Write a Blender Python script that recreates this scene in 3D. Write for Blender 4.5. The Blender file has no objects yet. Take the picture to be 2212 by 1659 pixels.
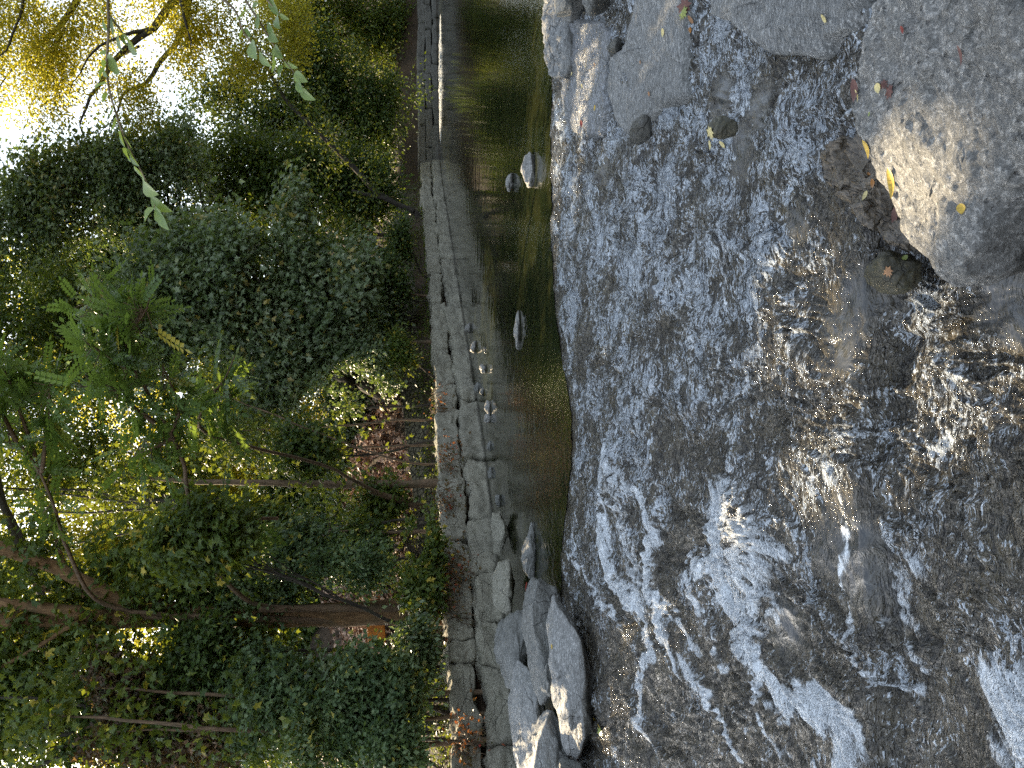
import bpy, math, random
import numpy as np
from mathutils import Vector, Matrix
R = math.radians
DENOISE = False
sc = bpy.context.scene
COL = sc.collection
# ------------------------------------------------------------------ camera (the photo was taken on its side: image left is up)
H = 1.55; PITCH = R(7.7); FPX = 765.0; K = 1024 / 2212.0
Fw = np.array([0, math.cos(PITCH), -math.sin(PITCH)]); Rt = np.array([1.0, 0, 0]); Up = np.array([0, math.sin(PITCH), math.cos(PITCH)])
CAM = np.array([0, 0, H])
cd = bpy.data.cameras.new('camera'); cam = bpy.data.objects.new('camera', cd); COL.objects.link(cam)
cd.sensor_width = 36; cd.lens = 36 * FPX / 1024; cd.clip_start = 0.05; cd.clip_end = 2000
m = Matrix.Identity(4)
for i in range(3):
    m[i][0] = -Up[i]; m[i][1] = Rt[i]; m[i][2] = -Fw[i]; m[i][3] = CAM[i]
cam.matrix_world = m; sc.camera = cam
# ------------------------------------------------------------------ light
SUN_EL, SUN_AZ = R(36), R(-33)
SUN = np.array([math.cos(SUN_EL) * math.sin(SUN_AZ), math.cos(SUN_EL) * math.cos(SUN_AZ), math.sin(SUN_EL)])
w = bpy.data.worlds.new('World'); sc.world = w; w.use_nodes = True
nt = w.node_tree; bg = nt.nodes['Background']; sky = nt.nodes.new('ShaderNodeTexSky')
sky.sky_type = 'NISHITA'; sky.sun_disc = False; sky.sun_elevation = SUN_EL; sky.sun_rotation = SUN_AZ; sky.dust_density = 1.5
hs = nt.nodes.new('ShaderNodeHueSaturation'); hs.inputs['Saturation'].default_value = .55; nt.links.new(sky.outputs[0], hs.inputs['Color']); tn = nt.nodes.new('ShaderNodeMix'); tn.data_type = 'RGBA'; tn.blend_type = 'MULTIPLY'; tn.inputs[0].default_value = 1; tn.inputs[7].default_value = (1.0, 1.0, .95, 1); nt.links.new(hs.outputs[0], tn.inputs[6]); nt.links.new(tn.outputs[2], bg.inputs[0]); bg.inputs[1].default_value = 0.15
sl = bpy.data.lights.new('sun', 'SUN'); sl.energy = 5.0; sl.angle = R(0.5); sl.color = (1, .80, .52)
so = bpy.data.objects.new('sun', sl); COL.objects.link(so); so.rotation_euler = Vector(SUN).to_track_quat('Z', 'Y').to_euler(); so.location = (0, 0, 30)
sc.view_settings.view_transform = 'Standard'; sc.view_settings.look = 'None'; sc.view_settings.gamma = 1; sc.view_settings.exposure = 1.6
sc.cycles.max_bounces = 6; sc.cycles.diffuse_bounces = 3; sc.cycles.glossy_bounces = 3; sc.cycles.transmission_bounces = 3
sc.cycles.use_denoising = DENOISE
sc.cycles.caustics_reflective = False; sc.cycles.caustics_refractive = False; sc.cycles.sample_clamp_indirect = 4

# ------------------------------------------------------------------ helpers
def ray(X, Y):
    """direction through a point of the photo (coordinates of the photo shown 2212 wide)"""
    return Fw - Up * ((X * K - 512) / FPX) + Rt * ((384 - Y * K) / FPX)
def P(X, Y, D):
    r = ray(X, Y); return CAM + r * (D / r[1])
def PZ(X, Y, z):
    r = ray(X, Y); return CAM + r * ((z - H) / r[2])
def perlin(p, seed=0):
    p = np.asarray(p, float); i = np.floor(p).astype(np.int64); f = p - i
    u = f * f * f * (f * (f * 6 - 15) + 10)
    def g(ix, iy, iz, fx, fy, fz):
        h = (ix * 374761393 + iy * 668265263 + iz * 2147483647 + seed * 974711) & 0xffffffff
        h = ((h ^ (h >> 13)) * 1274126177) & 0xffffffff; h = h ^ (h >> 16)
        a = (h & 0xffff) / 65535.0 * 6.28318; c = ((h >> 16) & 0xffff) / 32767.5 - 1
        s = np.sqrt(np.maximum(0, 1 - c * c))
        return s * np.cos(a) * fx + s * np.sin(a) * fy + c * fz
    r = 0
    for dx in (0, 1):
        for dy in (0, 1):
            for dz in (0, 1):
                wt = (u[..., 0] if dx else 1 - u[..., 0]) * (u[..., 1] if dy else 1 - u[..., 1]) * (u[..., 2] if dz else 1 - u[..., 2])
                r = r + wt * g(i[..., 0] + dx, i[..., 1] + dy, i[..., 2] + dz, f[..., 0] - dx, f[..., 1] - dy, f[..., 2] - dz)
    return r * 1.5
def fbm(p, o=4, seed=0, gain=.5):
    r = 0; a = 1
    for k in range(o):
        r = r + a * perlin(p * 2.03 ** k + 17.3 * k, seed + k); a *= gain
    return r
def npmesh(name, V, F, smooth=False, attrs=None):
    V = np.asarray(V, np.float32); F = np.asarray(F, np.int32)
    me = bpy.data.meshes.new(name); me.vertices.add(len(V)); me.vertices.foreach_set('co', V.ravel())
    n, k = F.shape
    me.loops.add(n * k); me.loops.foreach_set('vertex_index', F.ravel())
    me.polygons.add(n); me.polygons.foreach_set('loop_start', np.arange(0, n * k, k, dtype=np.int32))
    me.polygons.foreach_set('use_smooth', np.full(n, smooth))
    me.update(calc_edges=True)
    for an, av in (attrs or {}).items():
        a = me.attributes.new(an, 'FLOAT', 'POINT'); a.data.foreach_set('value', np.asarray(av, np.float32))
    return me
def obj(name, me, mat=None, parent=None, loc=None):
    """link a mesh; when a parent is given the mesh is in world coordinates and is moved to be relative to it"""
    o = bpy.data.objects.new(name, me); COL.objects.link(o)
    if mat and me is not None and not me.materials: me.materials.append(mat)
    if parent is not None:
        o.parent = parent
        if loc is None: o.location = -Vector(parent.location)
    if loc is not None: o.location = loc
    return o
def tag(o, label, cat, group=None):
    o['label'] = label; o['category'] = cat
    if group: o['group'] = group
    return o
def kind(o, k='structure'): o['kind'] = k; return o
def thing(name, label, cat, loc, group=None):
    o = bpy.data.objects.new(name, None); o.empty_display_size = .2; COL.objects.link(o); o.location = Vector([float(c) for c in loc])
    return tag(o, label, cat, group)
def recenter(me, c):
    n = len(me.vertices); a = np.empty(n * 3, np.float32); me.vertices.foreach_get('co', a)
    a = a.reshape(-1, 3) - np.asarray(c, np.float32); me.vertices.foreach_set('co', a.ravel()); me.update()
def tube(pts, rad, n=7, wob=0, seed=0):
    pts = np.asarray(pts, float); rad = np.asarray(rad, float)
    # densify
    t = np.linspace(0, 1, len(pts)); T = np.linspace(0, 1, (len(pts) - 1) * 4 + 1)
    pts = np.stack([np.interp(T, t, pts[:, i]) for i in range(3)], 1); rad = np.interp(T, t, rad)
    for _ in range(2):
        q = pts.copy(); q[1:-1] = (pts[:-2] + 2 * pts[1:-1] + pts[2:]) / 4; pts = q
    if wob: pts[1:-1] += (np.stack([perlin(pts[1:-1] * 1.3 + 9 * k, seed) for k in range(3)], 1)) * wob
    d = np.gradient(pts, axis=0); d /= np.linalg.norm(d, axis=1)[:, None] + 1e-9
    ref = np.where(np.abs(d[:, 2:3]) > .9, np.array([[1.0, 0, 0]]), np.array([[0, 0, 1.0]]))
    a = np.cross(d, ref); a /= np.linalg.norm(a, axis=1)[:, None]; b = np.cross(d, a)
    th = np.arange(n) / n * 2 * math.pi
    ring = a[:, None, :] * np.cos(th)[None, :, None] + b[:, None, :] * np.sin(th)[None, :, None]
    rr = rad[:, None, None] * np.ones((1, n, 1))
    V = pts[:, None, :] + ring * rr
    V = V + ring * (rr * .18) * perlin(V.reshape(-1, 3) / (rad.mean() * 3 + 1e-6), seed).reshape(V.shape[0], n, 1)
    V = V.reshape(-1, 3); m_ = len(pts)
    i, j = np.meshgrid(np.arange(m_ - 1), np.arange(n), indexing='ij'); jn = (j + 1) % n
    F = np.stack([i * n + j, i * n + jn, (i + 1) * n + jn, (i + 1) * n + j], -1).reshape(-1, 4)
    return V, F
def merge(parts):
    Vs, Fs, o = [], [], 0
    for V, F in parts: Vs.append(V); Fs.append(F + o); o += len(V)
    return np.concatenate(Vs), np.concatenate(Fs)

# ------------------------------------------------------------------ materials
class NT:
    def __init__(s, name):
        s.m = bpy.data.materials.new(name); s.m.use_nodes = True; s.t = s.m.node_tree; s.b = s.t.nodes['Principled BSDF']
    def n(s, ty, **kw):
        nd = s.t.nodes.new(ty)
        for k, v in kw.items():
            if k in nd.inputs: nd.inputs[k].default_value = v
            else: setattr(nd, k, v)
        return nd
    def l(s, a, b): s.t.links.new(a, b)
    def coord(s, scale=(1, 1, 1), rot=(0, 0, 0)):
        g = s.n('ShaderNodeNewGeometry'); mp = s.n('ShaderNodeMapping'); mp.inputs['Scale'].default_value = scale; mp.inputs['Rotation'].default_value = rot
        s.l(g.outputs['Position'], mp.inputs[0]); return mp.outputs[0]
    def noise(s, vec, scale, detail=5, rough=.6, dist=0):
        nd = s.n('ShaderNodeTexNoise'); nd.inputs['Scale'].default_value = scale; nd.inputs['Detail'].default_value = detail
        nd.inputs['Roughness'].default_value = rough; nd.inputs['Distortion'].default_value = dist; s.l(vec, nd.inputs['Vector']); return nd.outputs['Fac']
    def voro(s, vec, scale, feature='F1', rnd=1):
        nd = s.n('ShaderNodeTexVoronoi'); nd.feature = feature; nd.inputs['Scale'].default_value = scale; nd.inputs['Randomness'].default_value = rnd
        s.l(vec, nd.inputs['Vector']); return nd.outputs['Distance']
    def ramp(s, fac, stops):
        nd = s.n('ShaderNodeValToRGB'); e = nd.color_ramp.elements
        while len(e) < len(stops): e.new(.5)
        for el, (p, c) in zip(e, stops):
            el.position = p; el.color = (c, c, c, 1) if isinstance(c, (int, float)) else (*c, 1)
        s.l(fac, nd.inputs[0]); return nd.outputs[0]
    def math(s, op, a, b=None, c=None):
        nd = s.n('ShaderNodeMath'); nd.operation = op
        for i, v in enumerate((a, b, c)):
            if v is None: continue
            if isinstance(v, (int, float)): nd.inputs[i].default_value = v
            else: s.l(v, nd.inputs[i])
        return nd.outputs[0]
    def mix(s, fac, a, b, bt='MIX'):
        nd = s.n('ShaderNodeMix'); nd.data_type = 'RGBA'; nd.blend_type = bt
        for sock, v in ((nd.inputs[0], fac), (nd.inputs[6], a), (nd.inputs[7], b)):
            if isinstance(v, (int, float)): sock.default_value = v
            elif isinstance(v, tuple): sock.default_value = (*v, 1)
            else: s.l(v, sock)
        return nd.outputs[2]
    def bump(s, h, strength, dist, prev=None):
        nd = s.n('ShaderNodeBump'); nd.inputs['Strength'].default_value = strength; nd.inputs['Distance'].default_value = dist
        s.l(h, nd.inputs['Height'])
        if prev is not None: s.l(prev, nd.inputs['Normal'])
        return nd.outputs[0]
    def attr(s, name):
        nd = s.n('ShaderNodeAttribute'); nd.attribute_name = name; return nd.outputs['Fac']

def rock_mat(name, c0, c1, c2, scale=1, rough=.75, pits=0, streak=(1, 1, 1), wet=None, moss=0, bump=1.0, spec=.3, crack=.7):
    t = NT(name); v = t.coord(streak); v1 = t.coord()
    n1 = t.noise(v1, 3 * scale, 6, .6); n2 = t.noise(v, 22 * scale, 8, .72); n3 = t.noise(v, 110 * scale, 4, .7)
    col = t.mix(t.ramp(n1, [(.3, 0), (.7, 1)]), c0, c1)
    col = t.mix(t.ramp(n2, [(.38, 0), (.66, 1)]), col, c2)
    col = t.mix(t.ramp(n3, [(.38, .9), (.6, 0)]), col, t.mix(.6, col, (.02, .02, .02)))
    if moss:
        mn = t.noise(v1, 7, 5, .65); col = t.mix(t.ramp(mn, [(.62 - moss * .15, 0), (.75, .8)]), col, (.05, .055, .018))
    n4 = t.noise(v, 48, 6, .8, .4); col = t.mix(t.ramp(n4, [(.40, .62), (.52, 0)]), col, c2); col = t.mix(t.ramp(n4, [(.52, 0), (.62, .8)]), col, tuple(min(.8, c * 1.35) for c in c1))
    col = t.mix(.8, col, t.mix(t.ramp(t.noise(v1, .9, 3), [(.35, .35), (.65, 0)]), col, (.1, .1, .09)))
    h = t.math('ADD', t.math('MULTIPLY', n2, .7), t.math('ADD', t.math('MULTIPLY', n3, .2), t.math('MULTIPLY', n4, .5)))
    if pits:
        pv = t.voro(v1, 34, 'F1'); pm = t.ramp(pv, [(.16, 1), (.3, 0)]); sel = t.ramp(t.noise(v1, 9, 2), [(.45, 0), (.6, 1)])
        pm = t.math('MULTIPLY', pm, sel); col = t.mix(t.math('MULTIPLY', pm, .6), col, (.05, .05, .055)); h = t.math('SUBTRACT', h, t.math('MULTIPLY', pm, .5))
    wv = t.n('ShaderNodeTexNoise'); wv.inputs['Scale'].default_value = 2.6; wv.inputs['Detail'].default_value = 5; t.l(v1, wv.inputs['Vector'])
    wm_ = t.n('ShaderNodeVectorMath'); wm_.operation = 'MULTIPLY_ADD'; t.l(wv.outputs['Color'], wm_.inputs[0]); wm_.inputs[1].default_value = (.5, .5, .5); t.l(t.coord((1, 1, 1.8)), wm_.inputs[2])
    ck = t.ramp(t.voro(wm_.outputs[0], 1.9 * scale, 'DISTANCE_TO_EDGE'), [(.0, 1), (.016, 0)]); ck = t.math('MULTIPLY', ck, t.ramp(t.noise(v1, 2.1, 3), [(.45, 0), (.55, 1)]))
    col = t.mix(t.math('MULTIPLY', ck, crack), col, (.03, .03, .025)); h = t.math('SUBTRACT', h, t.math('MULTIPLY', ck, crack * .8))
    rg = t.ramp(n2, [(.3, rough - .1), (.7, rough + .1)])
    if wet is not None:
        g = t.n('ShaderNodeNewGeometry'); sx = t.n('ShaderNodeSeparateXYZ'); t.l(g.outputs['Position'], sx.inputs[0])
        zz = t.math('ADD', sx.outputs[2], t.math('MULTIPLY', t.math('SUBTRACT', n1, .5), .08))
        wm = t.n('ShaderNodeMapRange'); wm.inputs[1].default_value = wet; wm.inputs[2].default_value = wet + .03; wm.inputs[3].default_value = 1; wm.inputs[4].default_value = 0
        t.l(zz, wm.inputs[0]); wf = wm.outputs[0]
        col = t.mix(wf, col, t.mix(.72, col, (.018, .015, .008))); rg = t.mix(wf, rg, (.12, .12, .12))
    t.l(col, t.b.inputs['Base Color']); t.l(rg, t.b.inputs['Roughness']); t.b.inputs['Specular IOR Level'].default_value = spec
    b = t.bump(h, .9 * bump, .02 / scale); t.l(b, t.b.inputs['Normal'])
    return t.m
G = lambda v, w=1.0: (v * w, v, v * (2 - w))
M = {}
M['wall'] = rock_mat('wall_stone', (.42, .40, .32), (.58, .56, .47), (.25, .24, .185), 1.0, .85, moss=.5, streak=(1, 1, 2.2), wet=.02, bump=1.3)
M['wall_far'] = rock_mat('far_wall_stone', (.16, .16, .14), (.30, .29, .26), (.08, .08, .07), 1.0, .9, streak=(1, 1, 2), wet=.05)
M['slab'] = rock_mat('grey_slab_rock', (.38, .39, .385), (.58, .585, .57), (.17, .175, .17), 1.7, .6, streak=(.4, 2.4, 1), spec=.5, bump=2.0, crack=.2)
M['wetslab'] = rock_mat('wet_slab_rock', (.20, .21, .22), (.50, .53, .58), (.09, .09, .08), 1.6, .3, streak=(.5, 2.2, 1), spec=.8, bump=1.6)
M['big'] = rock_mat('big_pitted_rock', (.36, .36, .345), (.54, .535, .51), (.19, .19, .18), 1.9, .55, pits=1, spec=.5, bump=2.0, crack=.12, wet=-.30)  # wet band low down; its darkening also paints in the undercut's shade
M['boulder'] = rock_mat('pale_boulder', (.34, .35, .345), (.47, .48, .475), (.2, .205, .2), 1.2, .6, streak=(.6, 1, 2.2), wet=-.02, spec=.5, bump=1.2)
M['boulder_dark'] = rock_mat('grey_boulder', (.23, .235, .225), (.36, .365, .35), (.16, .165, .155), 1.2, .65, streak=(.6, 1, 2.5), wet=.0, spec=.4, bump=1.2)
M['poolstone'] = rock_mat('pool_stone', (.33, .33, .325), (.50, .49, .47), (.18, .18, .17), 2.6, .6, wet=.015, spec=.5)
M['mossy'] = rock_mat('mossy_wet_rock', (.05, .045, .02), (.09, .075, .03), (.03, .03, .015), 2, .38, spec=.5, moss=1)
M['wetbrown'] = rock_mat('wet_brown_rock', (.13, .09, .045), (.20, .15, .09), (.05, .035, .015), 2.4, .12, spec=1.0, bump=1.2)

def bark(name, c0, c1):
    t = NT(name); v = t.coord((1, 1, .22)); n = t.noise(v, 28, 6, .65, 1); n2 = t.noise(t.coord(), 3, 3)
    col = t.mix(t.ramp(n, [(.35, 0), (.65, 1)]), c0, c1); col = t.mix(t.ramp(n2, [(.5, 0), (.7, .5)]), col, (.05, .055, .03))
    t.l(col, t.b.inputs['Base Color']); t.b.inputs['Roughness'].default_value = .9; t.l(t.bump(n, .8, .02), t.b.inputs['Normal']); return t.m
M['bark'] = bark('brown_bark', (.07, .045, .028), (.22, .15, .095)); M['bark_dark'] = bark('dark_bark', (.022, .018, .014), (.06, .05, .04))
M['bark_pale'] = bark('pale_bark', (.16, .125, .085), (.40, .32, .22)); M['bark_brown'] = bark('orange_brown_bark', (.10, .055, .025), (.28, .17, .085))

def leaf_mat(name, stops, tcol, tf=.4, rough=.42, spec=.35):
    t = NT(name); a = t.attr('rnd'); col = t.ramp(a, stops)
    t.l(col, t.b.inputs['Base Color']); t.b.inputs['Roughness'].default_value = rough; t.b.inputs['Specular IOR Level'].default_value = spec
    tr = t.n('ShaderNodeBsdfTranslucent'); t.l(t.mix(.75, col, tcol), tr.inputs[0])
    mx = t.n('ShaderNodeMixShader'); mx.inputs[0].default_value = tf
    t.l(t.b.outputs[0], mx.inputs[1]); t.l(tr.outputs[0], mx.inputs[2]); t.l(mx.outputs[0], t.t.nodes['Material Output'].inputs[0]); return t.m
M['lf_silver'] = leaf_mat('grey_green_leaves', [(0, (.045, .075, .03)), (.5, (.11, .155, .075)), (.93, (.21, .26, .15)), (1, (.3, .24, .06))], (.3, .42, .05), .3, .35, .6)
M['lf_dark'] = leaf_mat('dark_green_leaves', [(0, (.03, .055, .015)), (.7, (.055, .095, .025)), (.96, (.12, .17, .05)), (1, (.3, .28, .04))], (.32, .42, .03), .22)
M['lf_yellow'] = leaf_mat('yellow_green_leaves', [(0, (.09, .11, .02)), (.6, (.17, .18, .025)), (1, (.36, .28, .03))], (.75, .68, .06), .6)
M['lf_mid'] = leaf_mat('mid_green_leaves', [(0, (.03, .06, .012)), (.6, (.065, .105, .022)), (.93, (.12, .16, .04)), (1, (.4, .32, .04))], (.42, .48, .04), .28)
M['lf_pinnate'] = leaf_mat('pinnate_leaves', [(0, (.05, .10, .025)), (.7, (.105, .165, .055)), (.985, (.13, .2, .07)), (1, (.55, .4, .04))], (.35, .5, .06), .35, .35, .5)
M['lf_blue'] = leaf_mat('blue_green_leaves', [(0, (.04, .075, .035)), (.6, (.10, .155, .07)), (.95, (.21, .27, .14)), (1, (.4, .35, .06))], (.3, .42, .06), .3)
M['lf_dry'] = leaf_mat('dry_brown_leaves', [(0, (.06, .04, .025)), (.5, (.14, .095, .07)), (.8, (.09, .12, .07)), (1, (.3, .19, .12))], (.4, .25, .06), .3)
M['lf_red'] = leaf_mat('red_creeper_leaves', [(0, (.05, .07, .025)), (.6, (.10, .09, .03)), (.85, (.20, .09, .03)), (1, (.3, .04, .03))], (.5, .15, .03), .3)
M['lf_twig'] = leaf_mat('large_twig_leaves', [(0, (.16, .26, .08)), (.6, (.27, .38, .18)), (1, (.36, .46, .18))], (.5, .62, .08), .45, .4, .5)
def flat_leaf_mat(name, c, wet=False):
    t = NT(name); n = t.noise(t.coord(), 160, 4); col = t.mix(t.ramp(n, [(.35, 0), (.7, 1)]), c, tuple(x * .55 for x in c))
    t.l(col, t.b.inputs['Base Color']); t.b.inputs['Roughness'].default_value = .2 if wet else .5; return t.m
M['f_yellow'] = flat_leaf_mat('fallen_yellow', (.58, .40, .06)); M['f_pale'] = flat_leaf_mat('fallen_pale', (.7, .6, .28)); M['f_brown'] = flat_leaf_mat('fallen_brown', (.16, .07, .055))
M['f_red'] = flat_leaf_mat('fallen_red', (.22, .03, .02)); M['f_tan'] = flat_leaf_mat('fallen_tan', (.42, .22, .10)); M['f_green'] = flat_leaf_mat('fallen_green', (.28, .34, .09)); M['f_orange'] = flat_leaf_mat('fallen_orange', (.4, .17, .03), True)

# ------------------------------------------------------------------ leaves
T_KITE = (np.array([[0, 0, 0], [.3, .42, -.1], [0, 1, -.04], [-.3, .42, -.1]], float), np.array([[0, 1, 2], [0, 2, 3]]))
_o = [(0, 0), (.36, -.04), (.24, .2), (.58, .42), (.26, .5), (0, 1), (-.26, .5), (-.58, .42), (-.24, .2), (-.36, -.04)]
T_LOBE = (np.array([[0, .32, .04]] + [[x, y, -.18 * abs(x) - .08 * y] for x, y in _o], float), np.array([[0, i + 1, (i + 1) % 10 + 1] for i in range(10)]))
def _pin():
    V = [[-.008, 0, 0], [.008, 0, 0], [.004, 1, -.12], [-.004, 1, -.12]]; F = [[0, 1, 2], [0, 2, 3]]
    for k in range(6):
        y = .18 + .135 * k; z = -.12 * y * y; L = .25 - .05 * abs(k - 2.5) / 3
        for s in (-1, 1):
            d = np.array([s * .9, .5, -.15]); d /= np.linalg.norm(d); q = np.array([-d[1], d[0], 0]) * .30 * L * 1.1
            b = np.array([0, y, z]); o = len(V); mid = b + d * L * .45 + [0, 0, -.01]
            V += [b, mid + q, b + d * L, mid - q]; F += [[o, o + 1, o + 2], [o, o + 2, o + 3]]
    o = len(V); V += [[0, .98, -.12], [.055, 1.09, -.14], [0, 1.22, -.17], [-.055, 1.09, -.14]]; F += [[o, o + 1, o + 2], [o, o + 2, o + 3]]
    return np.array(V, float), np.array(F)
T_PIN = _pin()
GAPS = []   # (point, radius): lines of sight to the sun that the canopy leaves open
def sungap(pts):
    keep = np.ones(len(pts), bool)
    for p, r in GAPS:
        d = pts - p; t = d @ SUN; q = d - t[:, None] * SUN; keep &= ~((np.linalg.norm(q, axis=1) < r) & (t > 0.5))
    d = pts - CAM; z_ = d @ Fw; X_ = (512 - FPX * (d @ Up) / z_) / K; Y_ = (384 - FPX * (d @ Rt) / z_) / K
    for X, Y, rX, rY, dmax in VIEWS:
        e_ = ((X_ - X) / rX) ** 2 + ((Y_ - Y) / rY) ** 2; keep &= ~((e_ < 1) & (z_ < dmax) & (z_ > 5) & (np.sin(pts[:, 0] * 9 + pts[:, 2] * 7) + np.sin(pts[:, 2] * 13) < 1.1))
    return keep
VIEWS = [(825, 935, 85, 75, 18), (880, 1150, 40, 70, 15), (760, 1330, 140, 18, 12.6)]   # clearings in the foliage
def leaves(pts, rng, size, tmpl, droop=.5, out=None, flat=.5, var=.35, rnd=None):
    pts = np.asarray(pts, float)
    if GAPS:
        k = sungap(pts); pts = pts[k]
        if out is not None: out = out[k]
        if rnd is not None: rnd = rnd[k]
    n = len(pts); TV, TF = tmpl
    a = rng.normal(size=(n, 3)); a[:, 2] *= .5
    if out is not None: a += out * 1.2
    a[:, 2] -= droop * 1.5; a /= np.linalg.norm(a, axis=1)[:, None]
    up = rng.normal(size=(n, 3)) * flat + [0, 0, 1]
    x = np.cross(a, up); x /= np.linalg.norm(x, axis=1)[:, None] + 1e-9; z = np.cross(x, a)
    s = size * (1 + var * rng.uniform(-1, 1, n)); curl = rng.uniform(.3, 2.5, n)
    loc = TV[None] * s[:, None, None]
    V = pts[:, None] + loc[..., 0:1] * x[:, None] + loc[..., 1:2] * a[:, None] + loc[..., 2:3] * curl[:, None, None] * z[:, None]
    F = (TF[None] + (np.arange(n) * len(TV))[:, None, None]).reshape(-1, 3)
    r = rng.uniform(0, 1, n) if rnd is None else np.clip(rnd + rng.uniform(-.25, .25, n), 0, 1)
    return V.reshape(-1, 3), F, np.repeat(r, len(TV))
def cloud(rng, ells, nclump, nleaf, cr):
    """leaf positions in clumps spread through ellipsoids; each ellipsoid is (centre, radii)"""
    vol = np.array([e[1][0] * e[1][2] for e in ells]); idx = rng.choice(len(ells), nclump, p=vol / vol.sum())
    d = rng.normal(size=(nclump, 3)); d /= np.linalg.norm(d, axis=1)[:, None]
    rad = rng.uniform(0, 1, nclump) ** .4 * (1 + .25 * rng.normal(size=nclump) ** 2 * (rng.uniform(0, 1, nclump) < .35))
    C = np.array([ells[i][0] for i in idx]); S = np.array([ells[i][1] for i in idx])
    cc = C + d * S * rad[:, None]; csz = rng.uniform(.5, 1.4, nclump); crnd = rng.uniform(.1, .9, nclump)
    wts = csz ** 2; li = rng.choice(nclump, nleaf, p=wts / wts.sum())
    off = rng.normal(size=(nleaf, 3)) * cr * csz[li][:, None] * [.75, .75, .42]
    return cc[li] + off, off / (np.linalg.norm(off, axis=1)[:, None] + 1e-6), cc, crnd[li]
def ell(X, Y, rX, rY, D, dep=.7):
    s = K * D / FPX; c = P(X, Y, D); return (c, np.array([rY * s, (rX + rY) / 2 * s * dep, rX * s]))

# ------------------------------------------------------------------ the stone wall line and the ground
WL = np.array([(-16, 0), (-10, 5.5), (-5.3, 10.9), (-3.4, 12.9), (-1.55, 15.3), (4.2, 26), (11, 38.6), (22, 42.6), (60, 52)], float)
def wall_dist(x, y):
    best = np.full(x.shape, 1e9); side = np.zeros(x.shape)
    for a, b in zip(WL[:-1], WL[1:]):
        d = b - a; L2 = d @ d; t = np.clip(((x - a[0]) * d[0] + (y - a[1]) * d[1]) / L2, 0, 1)
        qx = x - a[0] - t * d[0]; qy = y - a[1] - t * d[1]; r = np.hypot(qx, qy)
        s = np.sign(d[0] * (y - a[1]) - d[1] * (x - a[0])); mk = r < best; best = np.where(mk, r, best); side = np.where(mk, s, side)
    return best * side
def ground_z(x, y):
    x = np.asarray(x, float); y = np.asarray(y, float); d = wall_dist(x, y)
    far = np.clip((y - 13) / 14, 0, 1)
    emb = 1.15 + far * 1.0
    z = np.where(d < .75, .82, np.interp(d, [.75, 1.7], [0, 1]) * (emb - .82) + .82)
    z = z + np.clip(d - 1.7, 0, 9) * .27 + np.clip(d - 10.7, 0, 26) * .22
    n = fbm(np.stack([x * .35, y * .35, x * 0], -1), 4, 5); z = z + np.clip(d - 1.2, 0, 3) / 3 * n * .7
    bed = -1.6 + 0 * x
    rb = x - (6.0 + .52 * np.clip(y, -50, 42) + np.where(y > 42, 0, 0))      # right bank, beyond the frame
    zr = np.clip(rb, 0, 2) * 1.1 - 1.6 + np.clip(rb - 2, 0, 30) * .25
    zb = np.clip(-1.0 - y, 0, 3) * .5 - 1.6 + np.clip(-4 - y, 0, 30) * .2
    low = np.maximum(np.maximum(bed, zr), zb)
    return np.where(d > .45, z, low)
def ax(lo, hi, mid0, mid1, fine, n):
    a = np.arange(mid0, mid1, fine); l = mid0 - np.geomspace(fine, mid0 - lo, n)[::-1]; h = mid1 + np.geomspace(fine, hi - mid1, n); return np.concatenate([l, a, h])
gx = ax(-400, 400, -14, 24, .3, 26); gy = ax(-300, 500, 4, 48, .3, 26)
XX, YY = np.meshgrid(gx, gy); ZZ = ground_z(XX, YY)
nx, ny = len(gx), len(gy); i, j = np.meshgrid(np.arange(ny - 1), np.arange(nx - 1), indexing='ij')
F = np.stack([i * nx + j, i * nx + j + 1, (i + 1) * nx + j + 1, (i + 1) * nx + j], -1).reshape(-1, 4)
t = NT('forest_floor'); v = t.coord(); n1 = t.noise(v, 1.2, 6); n2 = t.noise(v, 14, 8, .75); n3 = t.voro(v, 18)
col = t.mix(t.ramp(n1, [(.4, 0), (.6, 1)]), (.03, .022, .014), (.075, .05, .03)); col = t.mix(t.ramp(n2, [(.45, 0), (.7, 1)]), col, (.13, .085, .055)); col = t.mix(t.ramp(n3, [(.1, .6), (.5, 0)]), col, (.03, .025, .012))
t.l(col, t.b.inputs['Base Color']); t.b.inputs['Roughness'].default_value = .95; t.l(t.bump(n2, 1, .08), t.b.inputs['Normal']); M['floor'] = t.m
kind(obj('ground', npmesh('ground', np.stack([XX, YY, ZZ], -1).reshape(-1, 3), F, True), M['floor']))

# ------------------------------------------------------------------ water
def zprof(y): return np.interp(y, [0, 2.2, 3.0, 3.44, 3.52, 4.3, 5, 5.6, 5.7, 6.6, 7.3, 8.0, 9], [-.92, -.88, -.83, -.79, -.66, -.53, -.39, -.28, -.215, -.13, -.06, 0, 0])
def ylip(x): return 7.75 + .07 * perlin(np.stack([x * 5.5, x * 0, x * 0 + 4], -1), 9) + .035 * perlin(np.stack([x * 15, x * 0, x * 0 + 4], -1), 9) + .35 * np.clip(x, 0, 1.5) - .55 * np.exp(-((x + .6) / .8) ** 2) + .12 * perlin(np.stack([x * 1.7, x * 0, x * 0], -1), 3)
def zwater(x, y): return zprof(y + (8.0 - ylip(x)) * np.clip((y - 4) / 3.5, 0, 1) + .12 * perlin(np.stack([x * .9, y * .7, x * 0], -1), 8) * np.clip((8 - y), 0, 1))
def onwater(X, Y):
    z = -.3
    for _ in range(12):
        p = PZ(X, Y, z); z = float(zwater(np.array([p[0]]), np.array([p[1]]))[0])
    return p[:2]
rows, cols = 560, 760
yy = np.geomspace(1.3, 9.0, rows); tt = np.linspace(-1.0, 1.0, cols)
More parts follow.
